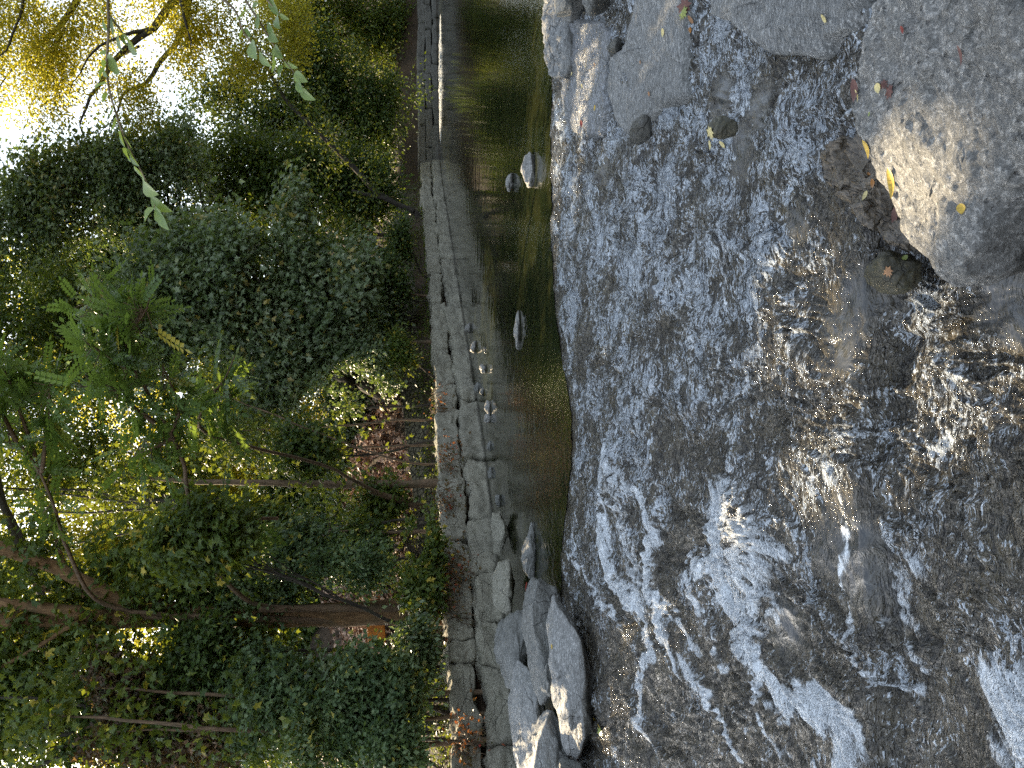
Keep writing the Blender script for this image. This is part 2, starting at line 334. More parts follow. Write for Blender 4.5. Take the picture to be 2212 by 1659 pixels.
XX = yy[:, None] * tt[None, :]; YY = np.repeat(yy[:, None], cols, 1)
warp = fbm(np.stack([XX * 1.1, YY * 1.1, XX * 0], -1), 3, 21)
q = np.stack([XX + warp * .35, YY + warp * .3, XX * 0], -1)
ZB = zwater(XX, YY)
dl = np.clip((ylip(XX) + .05 - YY) / .35, 0, 1)          # 0 on the calm pool, 1 in the rapids
n_a = fbm(q * [3.2, 2.2, 1], 3, 31); n_b = fbm(q * [9, 6.5, 1], 3, 33); n_c = fbm(q * [30, 22, 1], 2, 35)
rg = 1 - np.abs(n_b) * 1.6
ZW = ZB + dl * (.042 * n_a + .034 * rg * (.6 + .7 * np.clip(n_a + .3, 0, 1)) - .02 + .011 * n_c)
# humps where the water runs over sunken stones
for (X, Y, r, h) in [(1330, 1050, .33, .10), (1620, 1140, .30, .13), (1450, 640, .35, .05), (1540, 480, .3, .05), (1700, 750, .35, .06), (1960, 1100, .4, .07), (1250, 750, .3, .05), (1420, 1450, .3, .05), (2080, 800, .25, .05), (1700, 330, .3, .04), (1360, 820, .4, .05)]:
    cx, cy = onwater(X, Y); ZW += dl * h * np.exp(-(((XX - cx) / r) ** 2 + ((YY - cy) / (r * .7)) ** 2) ** 1.3)
# foam
foam = np.zeros_like(XX)
def seg_d(px, py, a, b):
    d = b - a; t_ = np.clip(((px - a[0]) * d[0] + (py - a[1]) * d[1]) / (d @ d + 1e-9), 0, 1); return np.hypot(px - a[0] - t_ * d[0], py - a[1] - t_ * d[1])
wx = XX + .06 * n_b + .05 * n_a; wy = YY + .06 * fbm(q * [8, 8, 1] + 5, 3, 41) + .05 * n_a
FO = [([(1318, 980), (1306, 1050), (1305, 1120), (1312, 1200), (1330, 1260), (1370, 1300), (1385, 1345)], .085, 1.15),
      ([(1330, 1000), (1350, 1040), (1380, 1080), (1400, 1150), (1392, 1250), (1405, 1330), (1440, 1400), (1480, 1450), (1530, 1500)], .05, 1.0),
      ([(1385, 1345), (1400, 1400), (1375, 1480), (1385, 1560), (1420, 1620)], .035, .9), ([(1400, 1330), (1440, 1290), (1470, 1350), (1510, 1420)], .03, .8),
      ([(1560, 1070), (1548, 1150), (1560, 1240), (1568, 1310), (1600, 1370), (1640, 1440), (1680, 1500), (1760, 1520), (1830, 1570), (1890, 1650)], .08, 1.2),
      ([(1590, 1060), (1630, 1120), (1650, 1180), (1700, 1200)], .07, .75), ([(1580, 1100), (1620, 1180), (1600, 1260)], .09, .7),
      ([(1210, 1090), (1215, 1180), (1260, 1230), (1290, 1290), (1330, 1330)], .03, .8), ([(1500, 1220), (1540, 1215), (1565, 1240)], .04, .9), ([(1480, 1240), (1530, 1330), (1540, 1400), (1570, 1450)], .03, .7),
      ([(2165, 1490), (2190, 1540), (2215, 1640)], .10, 1.2), ([(2200, 1500), (2240, 1600)], .12, 1.1),
      ([(1215, 690), (1240, 800), (1245, 900), (1240, 1000)], .05, .6), ([(1570, 450), (1560, 700), (1565, 900), (1600, 1000)], .03, .45), ([(1880, 1050), (1890, 1150), (1880, 1300)], .03, .5),
      ([(1870, 1330), (1900, 1420), (1930, 1480), (1990, 1530)], .025, .6), ([(1430, 540), (1445, 640), (1500, 760)], .05, .4), ([(1290, 600), (1300, 800), (1330, 930)], .05, .35),
      ([(1590, 1080), (1640, 1150), (1640, 1260), (1600, 1330)], .2, .62), ([(1690, 1510), (1760, 1520), (1830, 1560)], .08, .5), ([(1310, 1010), (1340, 1080), (1360, 1200), (1380, 1290)], .17, .52), ([(1250, 560), (1290, 700), (1280, 850), (1300, 950)], .25, .33), ([(1440, 500), (1500, 620), (1520, 760)], .2, .33), ([(1990, 1200), (1960, 1330), (2000, 1450)], .08, .5),
      ([(1500, 1480), (1560, 1560), (1600, 1650)], .025, .8), ([(1620, 1420), (1640, 1560), (1700, 1640)], .025, .7), ([(1202, 180), (1205, 300), (1206, 400)], .03, .5)]
for pl, wd, st in FO:
    pw = [np.array(onwater(*p)) for p in pl]; dd = np.full(XX.shape, 9.0)
    for a, b in zip(pw[:-1], pw[1:]): dd = np.minimum(dd, seg_d(wx, wy, a, b))
    foam = np.maximum(foam, st * np.clip(1.25 - dd / wd * .62, 0, 1.2))
lace = 1 - np.abs(fbm(q * [7, 7, 1] + 3, 3, 51)) * 3.0
left = np.clip((-.1 - XX / YY) / .35, 0, 1)
foam = np.clip(np.maximum(foam * (.86 + .4 * n_c + .3 * n_b + .5 * np.clip(lace, -.8, .5)), np.clip((lace - .62) * 2.2, 0, 1) * left * .75 * np.clip(.6 + n_a, 0, 1)), 0, 1.2) * dl
pale = np.clip(.50 + .25 * n_a - .45 * left + .2 * (XX / YY) - .25 * np.clip((3.6 - YY), 0, 1), .08, 1) * dl
for (X, Y, r, st) in [(1840, 500, .22, .5), (1790, 620, .25, .45), (1690, 640, .2, .4), (1750, 430, .15, .35), (1500, 1000, .3, .4), (1420, 930, .3, .35), (1490, 860, .25, .3), (1260, 760, .25, .5), (1310, 620, .2, .3), (1470, 560, .18, .3), (1700, 900, .25, .3), (1600, 760, .15, .3), (1640, 180, .12, .3), (1870, 60, .12, .5), (1500, 330, .12, .3), (1460, 1180, .2, .4), (2000, 1100, .3, .2), (1340, 1480, .3, .3)]:
    cx, cy = onwater(X, Y); pale -= st * np.clip(1.5 - np.hypot((wx - cx) / r, (wy - cy) / (r * .7)), 0, 1)
pale = np.clip(pale, 0, 1)
ZW += foam * .018
edge = (YY > 8.75); ZW = np.where(edge, ZW - .05, ZW)
calm = np.zeros_like(XX)
for (X, Y, r) in [(1868, 640, .16), (1872, 700, .18), (1880, 760, .14), (1600, 330, .16), (1560, 210, .14), (1640, 230, .12), (1870, 1150, .22), (1850, 1230, .2), (1790, 1200, .16), (1720, 480, .12), (2150, 640, .12), (2190, 620, .14), (2200, 700, .12), (1420, 620, .12), (1206, 330, .10), (1300, 380, .12), (1700, 1350, .18)]:
    cx, cy = onwater(X, Y); calm = np.maximum(calm, np.clip(1.35 - np.hypot((wx - cx) / r, (wy - cy) / (r * .8)), 0, 1))
ZW = ZW * (1 - .75 * calm) + (ZB + .02 * n_a) * .75 * calm
F = np.stack([(a_ := np.arange(rows - 1)[:, None] * cols + np.arange(cols - 1)[None, :]), a_ + 1, a_ + cols + 1, a_ + cols], -1).reshape(-1, 4)
t = NT('rapids_water')
vw = t.n('ShaderNodeTexNoise'); g_ = t.n('ShaderNodeNewGeometry'); t.l(g_.outputs['Position'], vw.inputs['Vector']); vw.inputs['Scale'].default_value = 2.2; vw.inputs['Detail'].default_value = 3
vm = t.n('ShaderNodeVectorMath'); vm.operation = 'MULTIPLY_ADD'; t.l(vw.outputs['Color'], vm.inputs[0]); vm.inputs[1].default_value = (.35, .35, 0); t.l(g_.outputs['Position'], vm.inputs[2])
def mp(sc_, rot=0):
    m_ = t.n('ShaderNodeMapping'); m_.inputs['Scale'].default_value = sc_; m_.inputs['Rotation'].default_value = (0, 0, rot); t.l(vm.outputs[0], m_.inputs[0]); return m_.outputs[0]
na = t.noise(mp((.36, 1.9, 1), .25), 13, 3, .55, 2.2); nb = t.noise(mp((.45, 1.6, 1), .12), 44, 3, .6, 1.6); ne = t.noise(mp((.8, 1.2, 1), -.2), 120, 3, .7); nc = t.noise(mp((1, 1, 1)), 2.6, 4, .6); nd_ = t.noise(mp((.8, 1.4, 1)), 8, 5, .65, 1)
fo = t.attr('foam'); pa = t.attr('pale'); ca = t.attr('calm')
fleck = t.math('ADD', t.math('ADD', t.math('MULTIPLY', na, .40), t.math('MULTIPLY', nb, .46)), t.math('MULTIPLY', ne, .16))
dens = t.math('ADD', t.math('MULTIPLY', pa, .17), t.math('MULTIPLY', t.math('ADD', t.math('SUBTRACT', nc, .5), t.math('MULTIPLY', t.math('SUBTRACT', nd_, .5), .9)), .42))
dens = t.math('SUBTRACT', dens, t.math('MULTIPLY', ca, .22))
th = t.math('SUBTRACT', t.math('ADD', fleck, dens), .60); fl = t.n('ShaderNodeMapRange'); fl.inputs[1].default_value = 0; fl.inputs[2].default_value = .03; t.l(th, fl.inputs[0])
body = t.mix(t.ramp(nd_, [(.38, 0), (.62, 1)]), (.011, .010, .006), (.085, .068, .035)); body = t.mix(t.ramp(nb, [(.45, 0), (.6, .7)]), body, (.20, .18, .14))
body = t.mix(t.ramp(na, [(.38, .85), (.46, 0)]), body, (.004, .004, .003)); body = t.mix(t.math('MULTIPLY', ca, .7), body, (.035, .042, .05))  # blue-grey in the calm patches is sky reflection put into the base colour
col = t.mix(t.math('MULTIPLY', fl.outputs[0], .82), body, t.mix(t.ramp(nb, [(.4, 0), (.62, 1)]), (.36, .42, .49), (.74, .82, .90)))  # flecks mix aerated white with a bluish sky sheen painted into the colour
fm = t.math('SUBTRACT', t.math('ADD', t.math('MULTIPLY', fo, 1.15), t.math('MULTIPLY', fleck, 1.7)), 1.33); fr = t.n('ShaderNodeMapRange'); fr.inputs[1].default_value = 0; fr.inputs[2].default_value = .35; t.l(fm, fr.inputs[0])
col = t.mix(fr.outputs[0], col, (.76, .82, .87)); t.l(col, t.b.inputs['Base Color'])
t.l(t.math('ADD', t.math('MULTIPLY', fr.outputs[0], .5), .06), t.b.inputs['Roughness']); t.b.inputs['IOR'].default_value = 1.5; t.b.inputs['Specular IOR Level'].default_value = 1.0
cs = t.math('SUBTRACT', 1.0, t.math('MULTIPLY', ca, .85)); b1 = t.bump(na, 1.0, .07); b1.node.inputs['Strength'].default_value = 1; t.l(cs, b1.node.inputs['Strength']); b2 = t.bump(t.math('ADD', nb, t.math('MULTIPLY', ne, .25)), 1.0, .02, b1); t.l(cs, b2.node.inputs['Strength']); t.l(b2, t.b.inputs['Normal']); M['rapids'] = t.m
kind(obj('rapids_water', npmesh('rapids_water', np.stack([XX, YY, ZW], -1).reshape(-1, 3), F, True, {'foam': foam.ravel(), 'pale': pale.ravel(), 'calm': calm.ravel()}), M['rapids']))
# pool: one flat sheet from the lip to the far wall
lipx = np.linspace(-9, 9, 600); near = np.stack([lipx, ylip(lipx) - .02 + 0 * lipx], 1)
nr = 60; tq = np.linspace(0, 1, nr) ** 2; Vp = []
for k in range(nr):
    yk = near[:, 1] * (1 - tq[k]) + 60 * tq[k]; xk = near[:, 0] * (1 + 5 * tq[k]); Vp.append(np.stack([xk, yk, np.full(600, .004)], 1))
Vp = np.concatenate(Vp); a_ = np.arange(nr - 1)[:, None] * 600 + np.arange(599)[None, :]
F = np.stack([a_, a_ + 1, a_ + 601, a_ + 600], -1).reshape(-1, 4)
t = NT('pool_water'); v = t.coord((1, 1.0, 1)); n1 = t.noise(v, 2.2, 3, .5); n2 = t.noise(t.coord((1.6, .7, 1), (0, 0, .5)), 9, 3, .5, .6); n3 = t.noise(v, 30, 2)
g = t.n('ShaderNodeNewGeometry'); sx = t.n('ShaderNodeSeparateXYZ'); t.l(g.outputs['Position'], sx.inputs[0])
nearf = t.n('ShaderNodeMapRange'); nearf.inputs[1].default_value = 8; nearf.inputs[2].default_value = 14; nearf.inputs[3].default_value = 1; nearf.inputs[4].default_value = .12; t.l(sx.outputs[1], nearf.inputs[0])
h = t.math('ADD', t.math('MULTIPLY', n1, .45), t.math('MULTIPLY', t.math('MULTIPLY', n2, nearf.outputs[0]), .55)); h = t.math('ADD', h, t.math('MULTIPLY', t.math('MULTIPLY', n3, nearf.outputs[0]), .05))
t.l(t.bump(h, .25, .05), t.b.inputs['Normal']); t.l(t.mix(t.ramp(n1, [(.4, 0), (.6, 1)]), (.010, .014, .006), (.022, .024, .009)), t.b.inputs['Base Color'])
t.b.inputs['Roughness'].default_value = .03; t.b.inputs['IOR'].default_value = 1.4; t.b.inputs['Specular IOR Level'].default_value = .8; M['pool'] = t.m
kind(obj('pool_water', npmesh('pool_water', Vp, F, True), M['pool']))

# ------------------------------------------------------------------ stone builders
def block_mesh(name, c, e, ex, ey, ez, seed, n=14, rough=.05, rnd=.16):
    """a rough quarried block: c centre, e unit axes (3x3 rows), half sizes"""
    g1 = np.linspace(-1, 1, n); V = []; F = []; idx = {}
    pts = []; 
    for axi in range(3):
        for s in (-1, 1):
            a, b = np.meshgrid(g1, g1, indexing='ij'); p = np.zeros((n, n, 3)); p[..., axi] = s; p[..., (axi + 1) % 3] = a; p[..., (axi + 2) % 3] = b
            o = len(pts) * n * n; pts.append(p.reshape(-1, 3)); q_ = np.arange(n - 1)[:, None] * n + np.arange(n - 1)[None, :] + o
            f = np.stack([q_, q_ + n, q_ + n + 1, q_ + 1], -1).reshape(-1, 4); F.append(f if s > 0 else f[:, ::-1])
    p = np.concatenate(pts); F = np.concatenate(F)
    key = np.round(p * 1000).astype(int); _, first, inv = np.unique(key, axis=0, return_index=True, return_inverse=True); p = p[first]; F = inv.ravel()[F]
    r = np.maximum(np.abs(p) - (1 - rnd), 0); cl = np.clip(p, -(1 - rnd), 1 - rnd); L = np.linalg.norm(r, axis=1); k = np.where(L > 1e-6, np.minimum(rnd, L) / (L + 1e-9), 1)
    p = cl + np.sign(p) * r * k[:, None]
    w_ = p * [ex, ey, ez]; rs = np.random.RandomState(seed); 
    # split planes: shear top and ends a little so no two blocks agree
    w_[:, 2] += w_[:, 0] * rs.uniform(-.05, .05) + (w_[:, 2] > 0) * perlin(np.stack([w_[:, 0] * 1.2, w_[:, 1] * 1.2, w_[:, 0] * 0 + seed], 1), 2) * .05
    w_[:, 0] += w_[:, 2] * rs.uniform(-.25, .25) 
    W = np.asarray(c) + w_ @ np.asarray(e)
    nrm = p / (np.linalg.norm(p, axis=1)[:, None] + 1e-9) @ np.asarray(e)
    rid = np.abs(fbm(W * [1.5, 1.5, 3] + seed, 4, 3)) 
    W = W + nrm * (fbm(W * 2.4 + seed * 3, 4, 1) * rough + (.3 - rid) * rough * .9)[:, None]
    return npmesh(name, W, F, True)
def facets(V, seed, n=9, lo=.62, hi=.9):
    rs_ = np.random.RandomState(seed + 900); c = (V.max(0) + V.min(0)) / 2; h = (V.max(0) - V.min(0)) / 2; Q = (V - c) / h
    for _ in range(n):
        d = rs_.normal(size=3); d /= np.linalg.norm(d); lim = (Q @ d).max() * rs_.uniform(lo + .15, hi + .05); ex = np.maximum(Q @ d - lim, 0); Q = Q - ex[:, None] * d * .92
    return c + Q * h
def slab_mesh(name, outline, z, thick, dome=.03, seed=0, nr=26, na=200, rough=.02, tilt=None, flare=.12, edge=.06, by=0.0):
    """a flat-lying rock whose plan outline (photo points) is laid on the level z"""
    def on(X, Y):
        r = ray(X, Y); return (CAM + r * ((z - H) / (r[2] - by * r[1])))[:2]
    pl = np.array([on(X, Y) for X, Y in outline]); pl2 = np.vstack([pl, pl[:1]])
    s = np.concatenate([[0], np.cumsum(np.linalg.norm(np.diff(pl2, axis=0), axis=1))]); u = np.linspace(0, s[-1], na, endpoint=False)
    ring = np.stack([np.interp(u, s, pl2[:, 0]), np.interp(u, s, pl2[:, 1])], 1)
    for _ in range(2): ring = (np.roll(ring, 1, 0) + 2 * ring + np.roll(ring, -1, 0)) / 4
    nz = fbm(np.stack([ring[:, 0] * 5, ring[:, 1] * 5, ring[:, 0] * 0 + seed], 1), 3, seed)
    c = ring.mean(0); ring = c + (ring - c) * (1 + .03 * nz[:, None])
    S = 1 - np.linspace(.99, 0, nr) ** 1.5; V = [np.array([[c[0], c[1], 0.0]])]
    R_ = math.sqrt(abs(np.sum(ring[:, 0] * np.roll(ring[:, 1], -1) - ring[:, 1] * np.roll(ring[:, 0], -1))) / 2 / math.pi)
    for q_ in S:
        e_ = max(0, 1 - (1 - q_) * R_ / edge)
        zz = dome * (1 - q_ ** 2) - edge * .5 * e_ ** 2
        V.append(np.column_stack([c + (ring - c) * q_, np.full(na, zz)]))
    for k in range(1, 9): q_ = k / 8; V.append(np.column_stack([c + (ring - c) * (1 + flare * q_ * .6 + .02), np.full(na, -edge * .5 - thick * q_)]))
    V = np.concatenate(V)
    if tilt is not None: V[:, 2] += (V[:, 0] - c[0]) * tilt[0] + (V[:, 1] - c[1]) * tilt[1]
    V[:, 2] += by * V[:, 1] + z + fbm(np.column_stack([V[:, 0] * 2.2, V[:, 1] * 3.0, V[:, 0] * 0 + seed]), 6, seed + 4, .62) * rough * 1.9
    side = fbm(V * [5, 5, 9], 4, seed + 9, .6) * rough * 1.2; V[:, 0] += side; V[:, 1] += side; V[:, 2] += (.2 - np.abs(fbm(V * [2.5, 5, 1] + 3, 4, seed + 12, .55))) * rough * 1.2
    F = []; j = np.arange(na); jn = (j + 1) % na; tot = nr + 8
    for k in range(tot - 1): F.append(np.stack([1 + k * na + j, 1 + (k + 1) * na + j, 1 + (k + 1) * na + jn, 1 + k * na + jn], 1))
    cap = np.stack([np.zeros(na, int), 1 + j, 1 + jn, 1 + jn], 1)
    F = np.concatenate(F)
    me = bpy.data.meshes.new(name); me.from_pydata(V.tolist(), [], F.tolist() + [[0, int(a), int(b)] for a, b in zip(1 + j, 1 + jn)]); me.polygons.foreach_set('use_smooth', np.full(len(me.polygons), True)); me.update(); return me
def boulder_mesh(name, outline, D, thick, seed=0, na=120, nr=18, rough=.03, power=2.6, lean=0.0):
    """a boulder whose outline is seen from the stream at depth D, swelling to a real thickness front and back"""
    pl = np.array([P(X, Y, D)[[0, 2]] for X, Y in outline]); pl2 = np.vstack([pl, pl[:1]])
    s = np.concatenate([[0], np.cumsum(np.linalg.norm(np.diff(pl2, axis=0), axis=1))]); u = np.linspace(0, s[-1], na, endpoint=False)
    ring = np.stack([np.interp(u, s, pl2[:, 0]), np.interp(u, s, pl2[:, 1])], 1); ring = (np.roll(ring, 1, 0) + 2 * ring + np.roll(ring, -1, 0)) / 4
    c = ring.mean(0); V = []
    for q_ in np.concatenate([-np.linspace(1, 0, nr + 1)[:-1], [0], np.linspace(0, 1, nr + 1)[1:]]):
        r_ = max(.02, (1 - abs(q_) ** power) ** (1 / power)); pz = c + (ring - c) * r_
        V.append(np.column_stack([pz[:, 0], np.full(na, D + q_ * thick / 2), pz[:, 1]]))
    V = facets(np.concatenate(V), seed, 14, .5, .85); V[:, 1] += (V[:, 2] - c[1]) * lean
    nn = V - np.array([c[0], D, c[1]]); nn /= np.linalg.norm(nn, axis=1)[:, None] + 1e-9
    V += nn * (fbm(V * [2.5, 3, 5] + seed, 5, seed, .55) * rough)[:, None]
    k_ = 2 * nr + 1; a_ = np.arange(k_ - 1)[:, None] * na; j = np.arange(na)[None, :]; jn = (j + 1) % na
    F = np.stack([a_ + j, a_ + jn, a_ + na + jn, a_ + na + j], -1).reshape(-1, 4).tolist(); F += [list(range(na))[::-1], list(range((k_ - 1) * na, k_ * na))]
    me = bpy.data.meshes.new(name); me.from_pydata(V.tolist(), [], F); me.polygons.foreach_set('use_smooth', np.full(len(me.polygons), True)); me.update(); return me
def put(name, me, mat, label, cat, group=None):
    n = len(me.vertices); a = np.empty(n * 3, np.float32); me.vertices.foreach_get('co', a); a = a.reshape(-1, 3); c = a.mean(0)
    recenter(me, c); return tag(obj(name, me, mat, None, Vector([float(q_) for q_ in c])), label, cat, group)

# ------------------------------------------------------------------ rocks of the fall
BIG = [(1905, -5), (1879, 67), (1859, 127), (1842, 167), (1839, 233), (1850, 300), (1866, 350), (1892, 400), (1908, 450), (1922, 500), (1952, 540), (1979, 570), (1995, 600), (2028, 622), (2050, 618), (2074, 588), (2098, 530), (2125, 470), (2180, 380), (2265, 300), (2480, 250), (2560, 0), (2500, -260), (2150, -330), (1960, -220)]
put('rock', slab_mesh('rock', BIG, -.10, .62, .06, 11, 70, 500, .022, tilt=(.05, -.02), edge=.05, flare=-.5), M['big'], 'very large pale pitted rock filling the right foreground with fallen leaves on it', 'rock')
put('rock', slab_mesh('rock', [(1780, 330), (1776, 365), (1790, 410), (1830, 445), (1865, 480), (1905, 522), (1950, 545), (1960, 440), (1900, 330), (1850, 290), (1810, 300)], -.58, .4, .0, 12, 24, 160, .05, tilt=(.12, .1)), M['wetbrown'], 'low wet brown shelf against the edge of the largest rock', 'rock')
put('rock', slab_mesh('rock', [(1367, 0), (1357, 57), (1343, 107), (1309, 130), (1307, 200), (1325, 262), (1350, 286), (1375, 275), (1410, 247), (1473, 205), (1465, 100), (1470, 0), (1474, -90), (1370, -90)], -1.135, .3, .015, 13, 40, 300, .016, edge=.03, by=.16), M['slab'], 'pale grey slab tapering to a blunt point halfway down the right side of the fall', 'rock')
put('rock', slab_mesh('rock', [(1229, 35), (1267, 50), (1293, 47), (1313, 67), (1320, 107), (1305, 133), (1305, 200), (1308, 238), (1293, 290), (1253, 297), (1223, 267), (1213, 200), (1211, 133), (1218, 60)], -.635, .25, .01, 14, 30, 260, .02, edge=.03, by=.08), M['wetslab'], 'wet grey slab just below the lip of the pool, behind the pointed slab', 'rock')
put('rock', slab_mesh('rock', [(1527, 0), (1530, 30), (1570, 45), (1610, 82), (1635, 103), (1662, 112), (1712, 118), (1742, 123), (1790, 84), (1830, 60), (1848, 0), (1860, -70), (1520, -80)], -1.31, .35, .015, 15, 30, 280, .02, edge=.035, by=.2), M['slab'], 'dry grey slab at the right between the pointed slab and the largest rock', 'rock')
put('rock', boulder_mesh('rock', [(1358, 262), (1360, 286), (1372, 306), (1392, 310), (1404, 290), (1396, 262), (1376, 250)], 5.3, .35, 16, rough=.05), M['boulder_dark'], 'small dark stone at the blunt tip of the pointed slab', 'rock')
put('rock', boulder_mesh('rock', [(1313, 92), (1310, 112), (1325, 120), (1345, 112), (1345, 96), (1330, 88)], 6.2, .25, 17, rough=.012), M['boulder_dark'], 'small dark stone wedged between the wet slab and the pointed slab', 'rock')
put('rock', slab_mesh('rock', [(1172, -5), (1176, 60), (1180, 115), (1190, 160), (1212, 165), (1218, 110), (1216, 50), (1230, -5), (1230, -60), (1172, -60)], .05, .3, .02, 18, 26, 220, .038, edge=.04), M['boulder'], 'long pale rock along the lip of the pool at the right edge of the view', 'rock')
put('rock', boulder_mesh('rock', [(1200, -20), (1198, 14), (1212, 30), (1235, 27), (1244, 5), (1238, -20)], 6.9, .4, 19, rough=.02), M['boulder_dark'], 'rounded grey boulder above the little spill at the right edge', 'rock')
put('rock', boulder_mesh('rock', [(1268, -25), (1264, 2), (1278, 22), (1300, 22), (1322, 8), (1318, -25)], 6.3, .4, 20, rough=.02), M['boulder_dark'], 'rounded grey boulder below the little spill at the right edge', 'rock')
put('rock', boulder_mesh('rock', [(1886, 566), (1882, 590), (1893, 614), (1925, 624), (1975, 612), (1984, 580), (1966, 552), (1915, 546)], 3.25, .34, 21, rough=.04), M['mossy'], 'dark mossy stone beside the tip of the largest rock with an orange leaf on it', 'rock')
put('rock', boulder_mesh('rock', [(1537, 258), (1532, 275), (1542, 296), (1572, 304), (1584, 290), (1578, 264), (1558, 255)], 4.25, .2, 22, rough=.045), M['mossy'], 'small dark wet stone in the rapids with pale yellow leaves caught on it', 'rock')
# left hand boulders
LB = [([(1200, 1296), (1187, 1356), (1186, 1433), (1195, 1516), (1210, 1583), (1223, 1623), (1253, 1655), (1285, 1640), (1290, 1540), (1280, 1456), (1262, 1400), (1245, 1353), (1225, 1310)], 7.0, .8, 'boulder', 'long pale boulder lowest of the left pile, its foot in the rapids'),
      ([(1156, 1246), (1140, 1293), (1132, 1356), (1133, 1446), (1147, 1509), (1165, 1535), (1215, 1529), (1225, 1400), (1220, 1293), (1190, 1262)], 7.8, .8, 'boulder_dark', 'long darker grey boulder behind the lowest one of the left pile'),
      ([(1135, 1412), (1104, 1470), (1098, 1539), (1108, 1620), (1116, 1700), (1180, 1700), (1175, 1560), (1160, 1450)], 8.4, .9, 'boulder', 'pale flat-topped boulder at the back of the left pile'),
      ([(1176, 1530), (1150, 1575), (1138, 1640), (1140, 1720), (1250, 1720), (1232, 1640), (1212, 1570), (1196, 1535)], 7.3, .7, 'boulder', 'rough white-grey boulder at the left edge in front of the flat-topped one'),
      ([(1178, 1435), (1168, 1475), (1172, 1505), (1195, 1518), (1200, 1480), (1194, 1440)], 7.35, .35, 'boulder_dark', 'small stone jammed between the two long boulders'),
      ([(1128, 1305), (1095, 1340), (1078, 1390), (1070, 1440), (1085, 1478), (1118, 1482), (1138, 1420), (1150, 1330)], 9.2, .9, 'boulder_dark', 'cracked grey boulder at the wall foot behind the left pile'),
      ([(1072, 1340), (1062, 1380), (1066, 1420), (1100, 1440), (1110, 1370), (1095, 1335)], 9.9, .6, 'boulder_dark', 'rounded boulder tucked under the wall beside the cracked one'),
      ([(1150, 1118), (1140, 1160), (1130, 1215), (1128, 1250), (1146, 1260), (1164, 1245), (1162, 1190), (1157, 1140)], 9.4, .3, 'boulder_dark', 'dark wedge-shaped stone standing in the pool off the left pile'),
      ([(1062, 1112), (1058, 1150), (1066, 1195), (1096, 1200), (1100, 1150), (1084, 1108)], 11.9, .7, 'wall', 'tumbled wall stone lying in the water under the wall'),
      ([(1075, 1215), (1062, 1265), (1070, 1320), (1108, 1322), (1112, 1262), (1098, 1212)], 10.6, .8, 'wall', 'tumbled block leaning on the wall between wedge stone and boulders'),
      ([(1205, 1645), (1235, 1650), (1265, 1668), (1270, 1720), (1200, 1720)], 6.7, .5, 'boulder_dark', 'dark rock cut by the left edge below the pale boulders')]
for k, (ol, D, th_, mt, lb) in enumerate(LB):
    put('boulder', boulder_mesh('boulder', ol, D, th_, 40 + k, rough=.06 if mt != 'wall' else .07), M[mt], lb, 'boulder')
# pool stones
PS = [([(1146, 330), (1136, 342), (1129, 365), (1128, 392), (1138, 412), (1156, 414), (1160, 370), (1156, 332)], 9.5, .3, 'pale cracked stone standing alone in the pool near the lip'),
      ([(1101, 378), (1095, 392), (1094, 402), (1102, 420), (1108, 418), (1108, 380)], 11.4, .2, 'small pointed stone in the pool behind the pale cracked one'),
      ([(1118, 676), (1111, 690), (1113, 712), (1112, 735), (1115, 757), (1124, 757), (1126, 680)], 10.7, .25, 'low flat stone breaking the surface in the middle of the pool')]
for k, (ol, D, th_, lb) in enumerate(PS): put('stone', boulder_mesh('stone', ol, D, th_, 60 + k, rough=.06), M['poolstone'], lb, 'stone')
for k, (X, Y, wX, wY, lb) in enumerate([(1013, 710, 14, 12, 'pale stone at the wall foot, farthest along the row'), (1026, 748, 11, 15, 'pale pointed stone second from the far end at the wall foot'), (1047, 758, 5, 9, 'tiny white stone standing out in the water from the wall'),
        (1046, 797, 16, 11, 'white triangular stone in the water off the wall'), (1031, 840, 9, 14, 'grey stone close under the wall beside the triangular one'), (1043, 848, 9, 12, 'dull pebble stone in front of the grey one under the wall'),
        (1056, 880, 11, 18, 'rough stone in the middle of the wall foot row'), (1055, 905, 14, 13, 'pale split stone ending the wall foot row'), (1058, 965, 7, 9, 'small dark stone at the joint of the lower wall blocks'), (1060, 1020, 9, 14, 'half sunk stone under the rounded wall block'), (1078, 1080, 11, 18, 'flat stone lying in shallow water before the tumbled stones')]):
    wl = PZ(X + wX * .25, Y, 0); D = wl[1]
    ol = [(X + wX * .9 * math.cos(a) * (1 + .2 * math.sin(3 * a + k)), Y + wY * math.sin(a) * (1 + .15 * math.cos(2 * a + k * 2))) for a in np.linspace(0, 2 * math.pi, 11)[:-1]]
    put('stone', boulder_mesh('stone', ol, D, .25, 70 + k, na=50, nr=9, rough=.06), M['poolstone' if k in (0, 1, 2, 3, 6, 7) else 'boulder_dark'], lb, 'stone', 'stones at the foot of the wall')

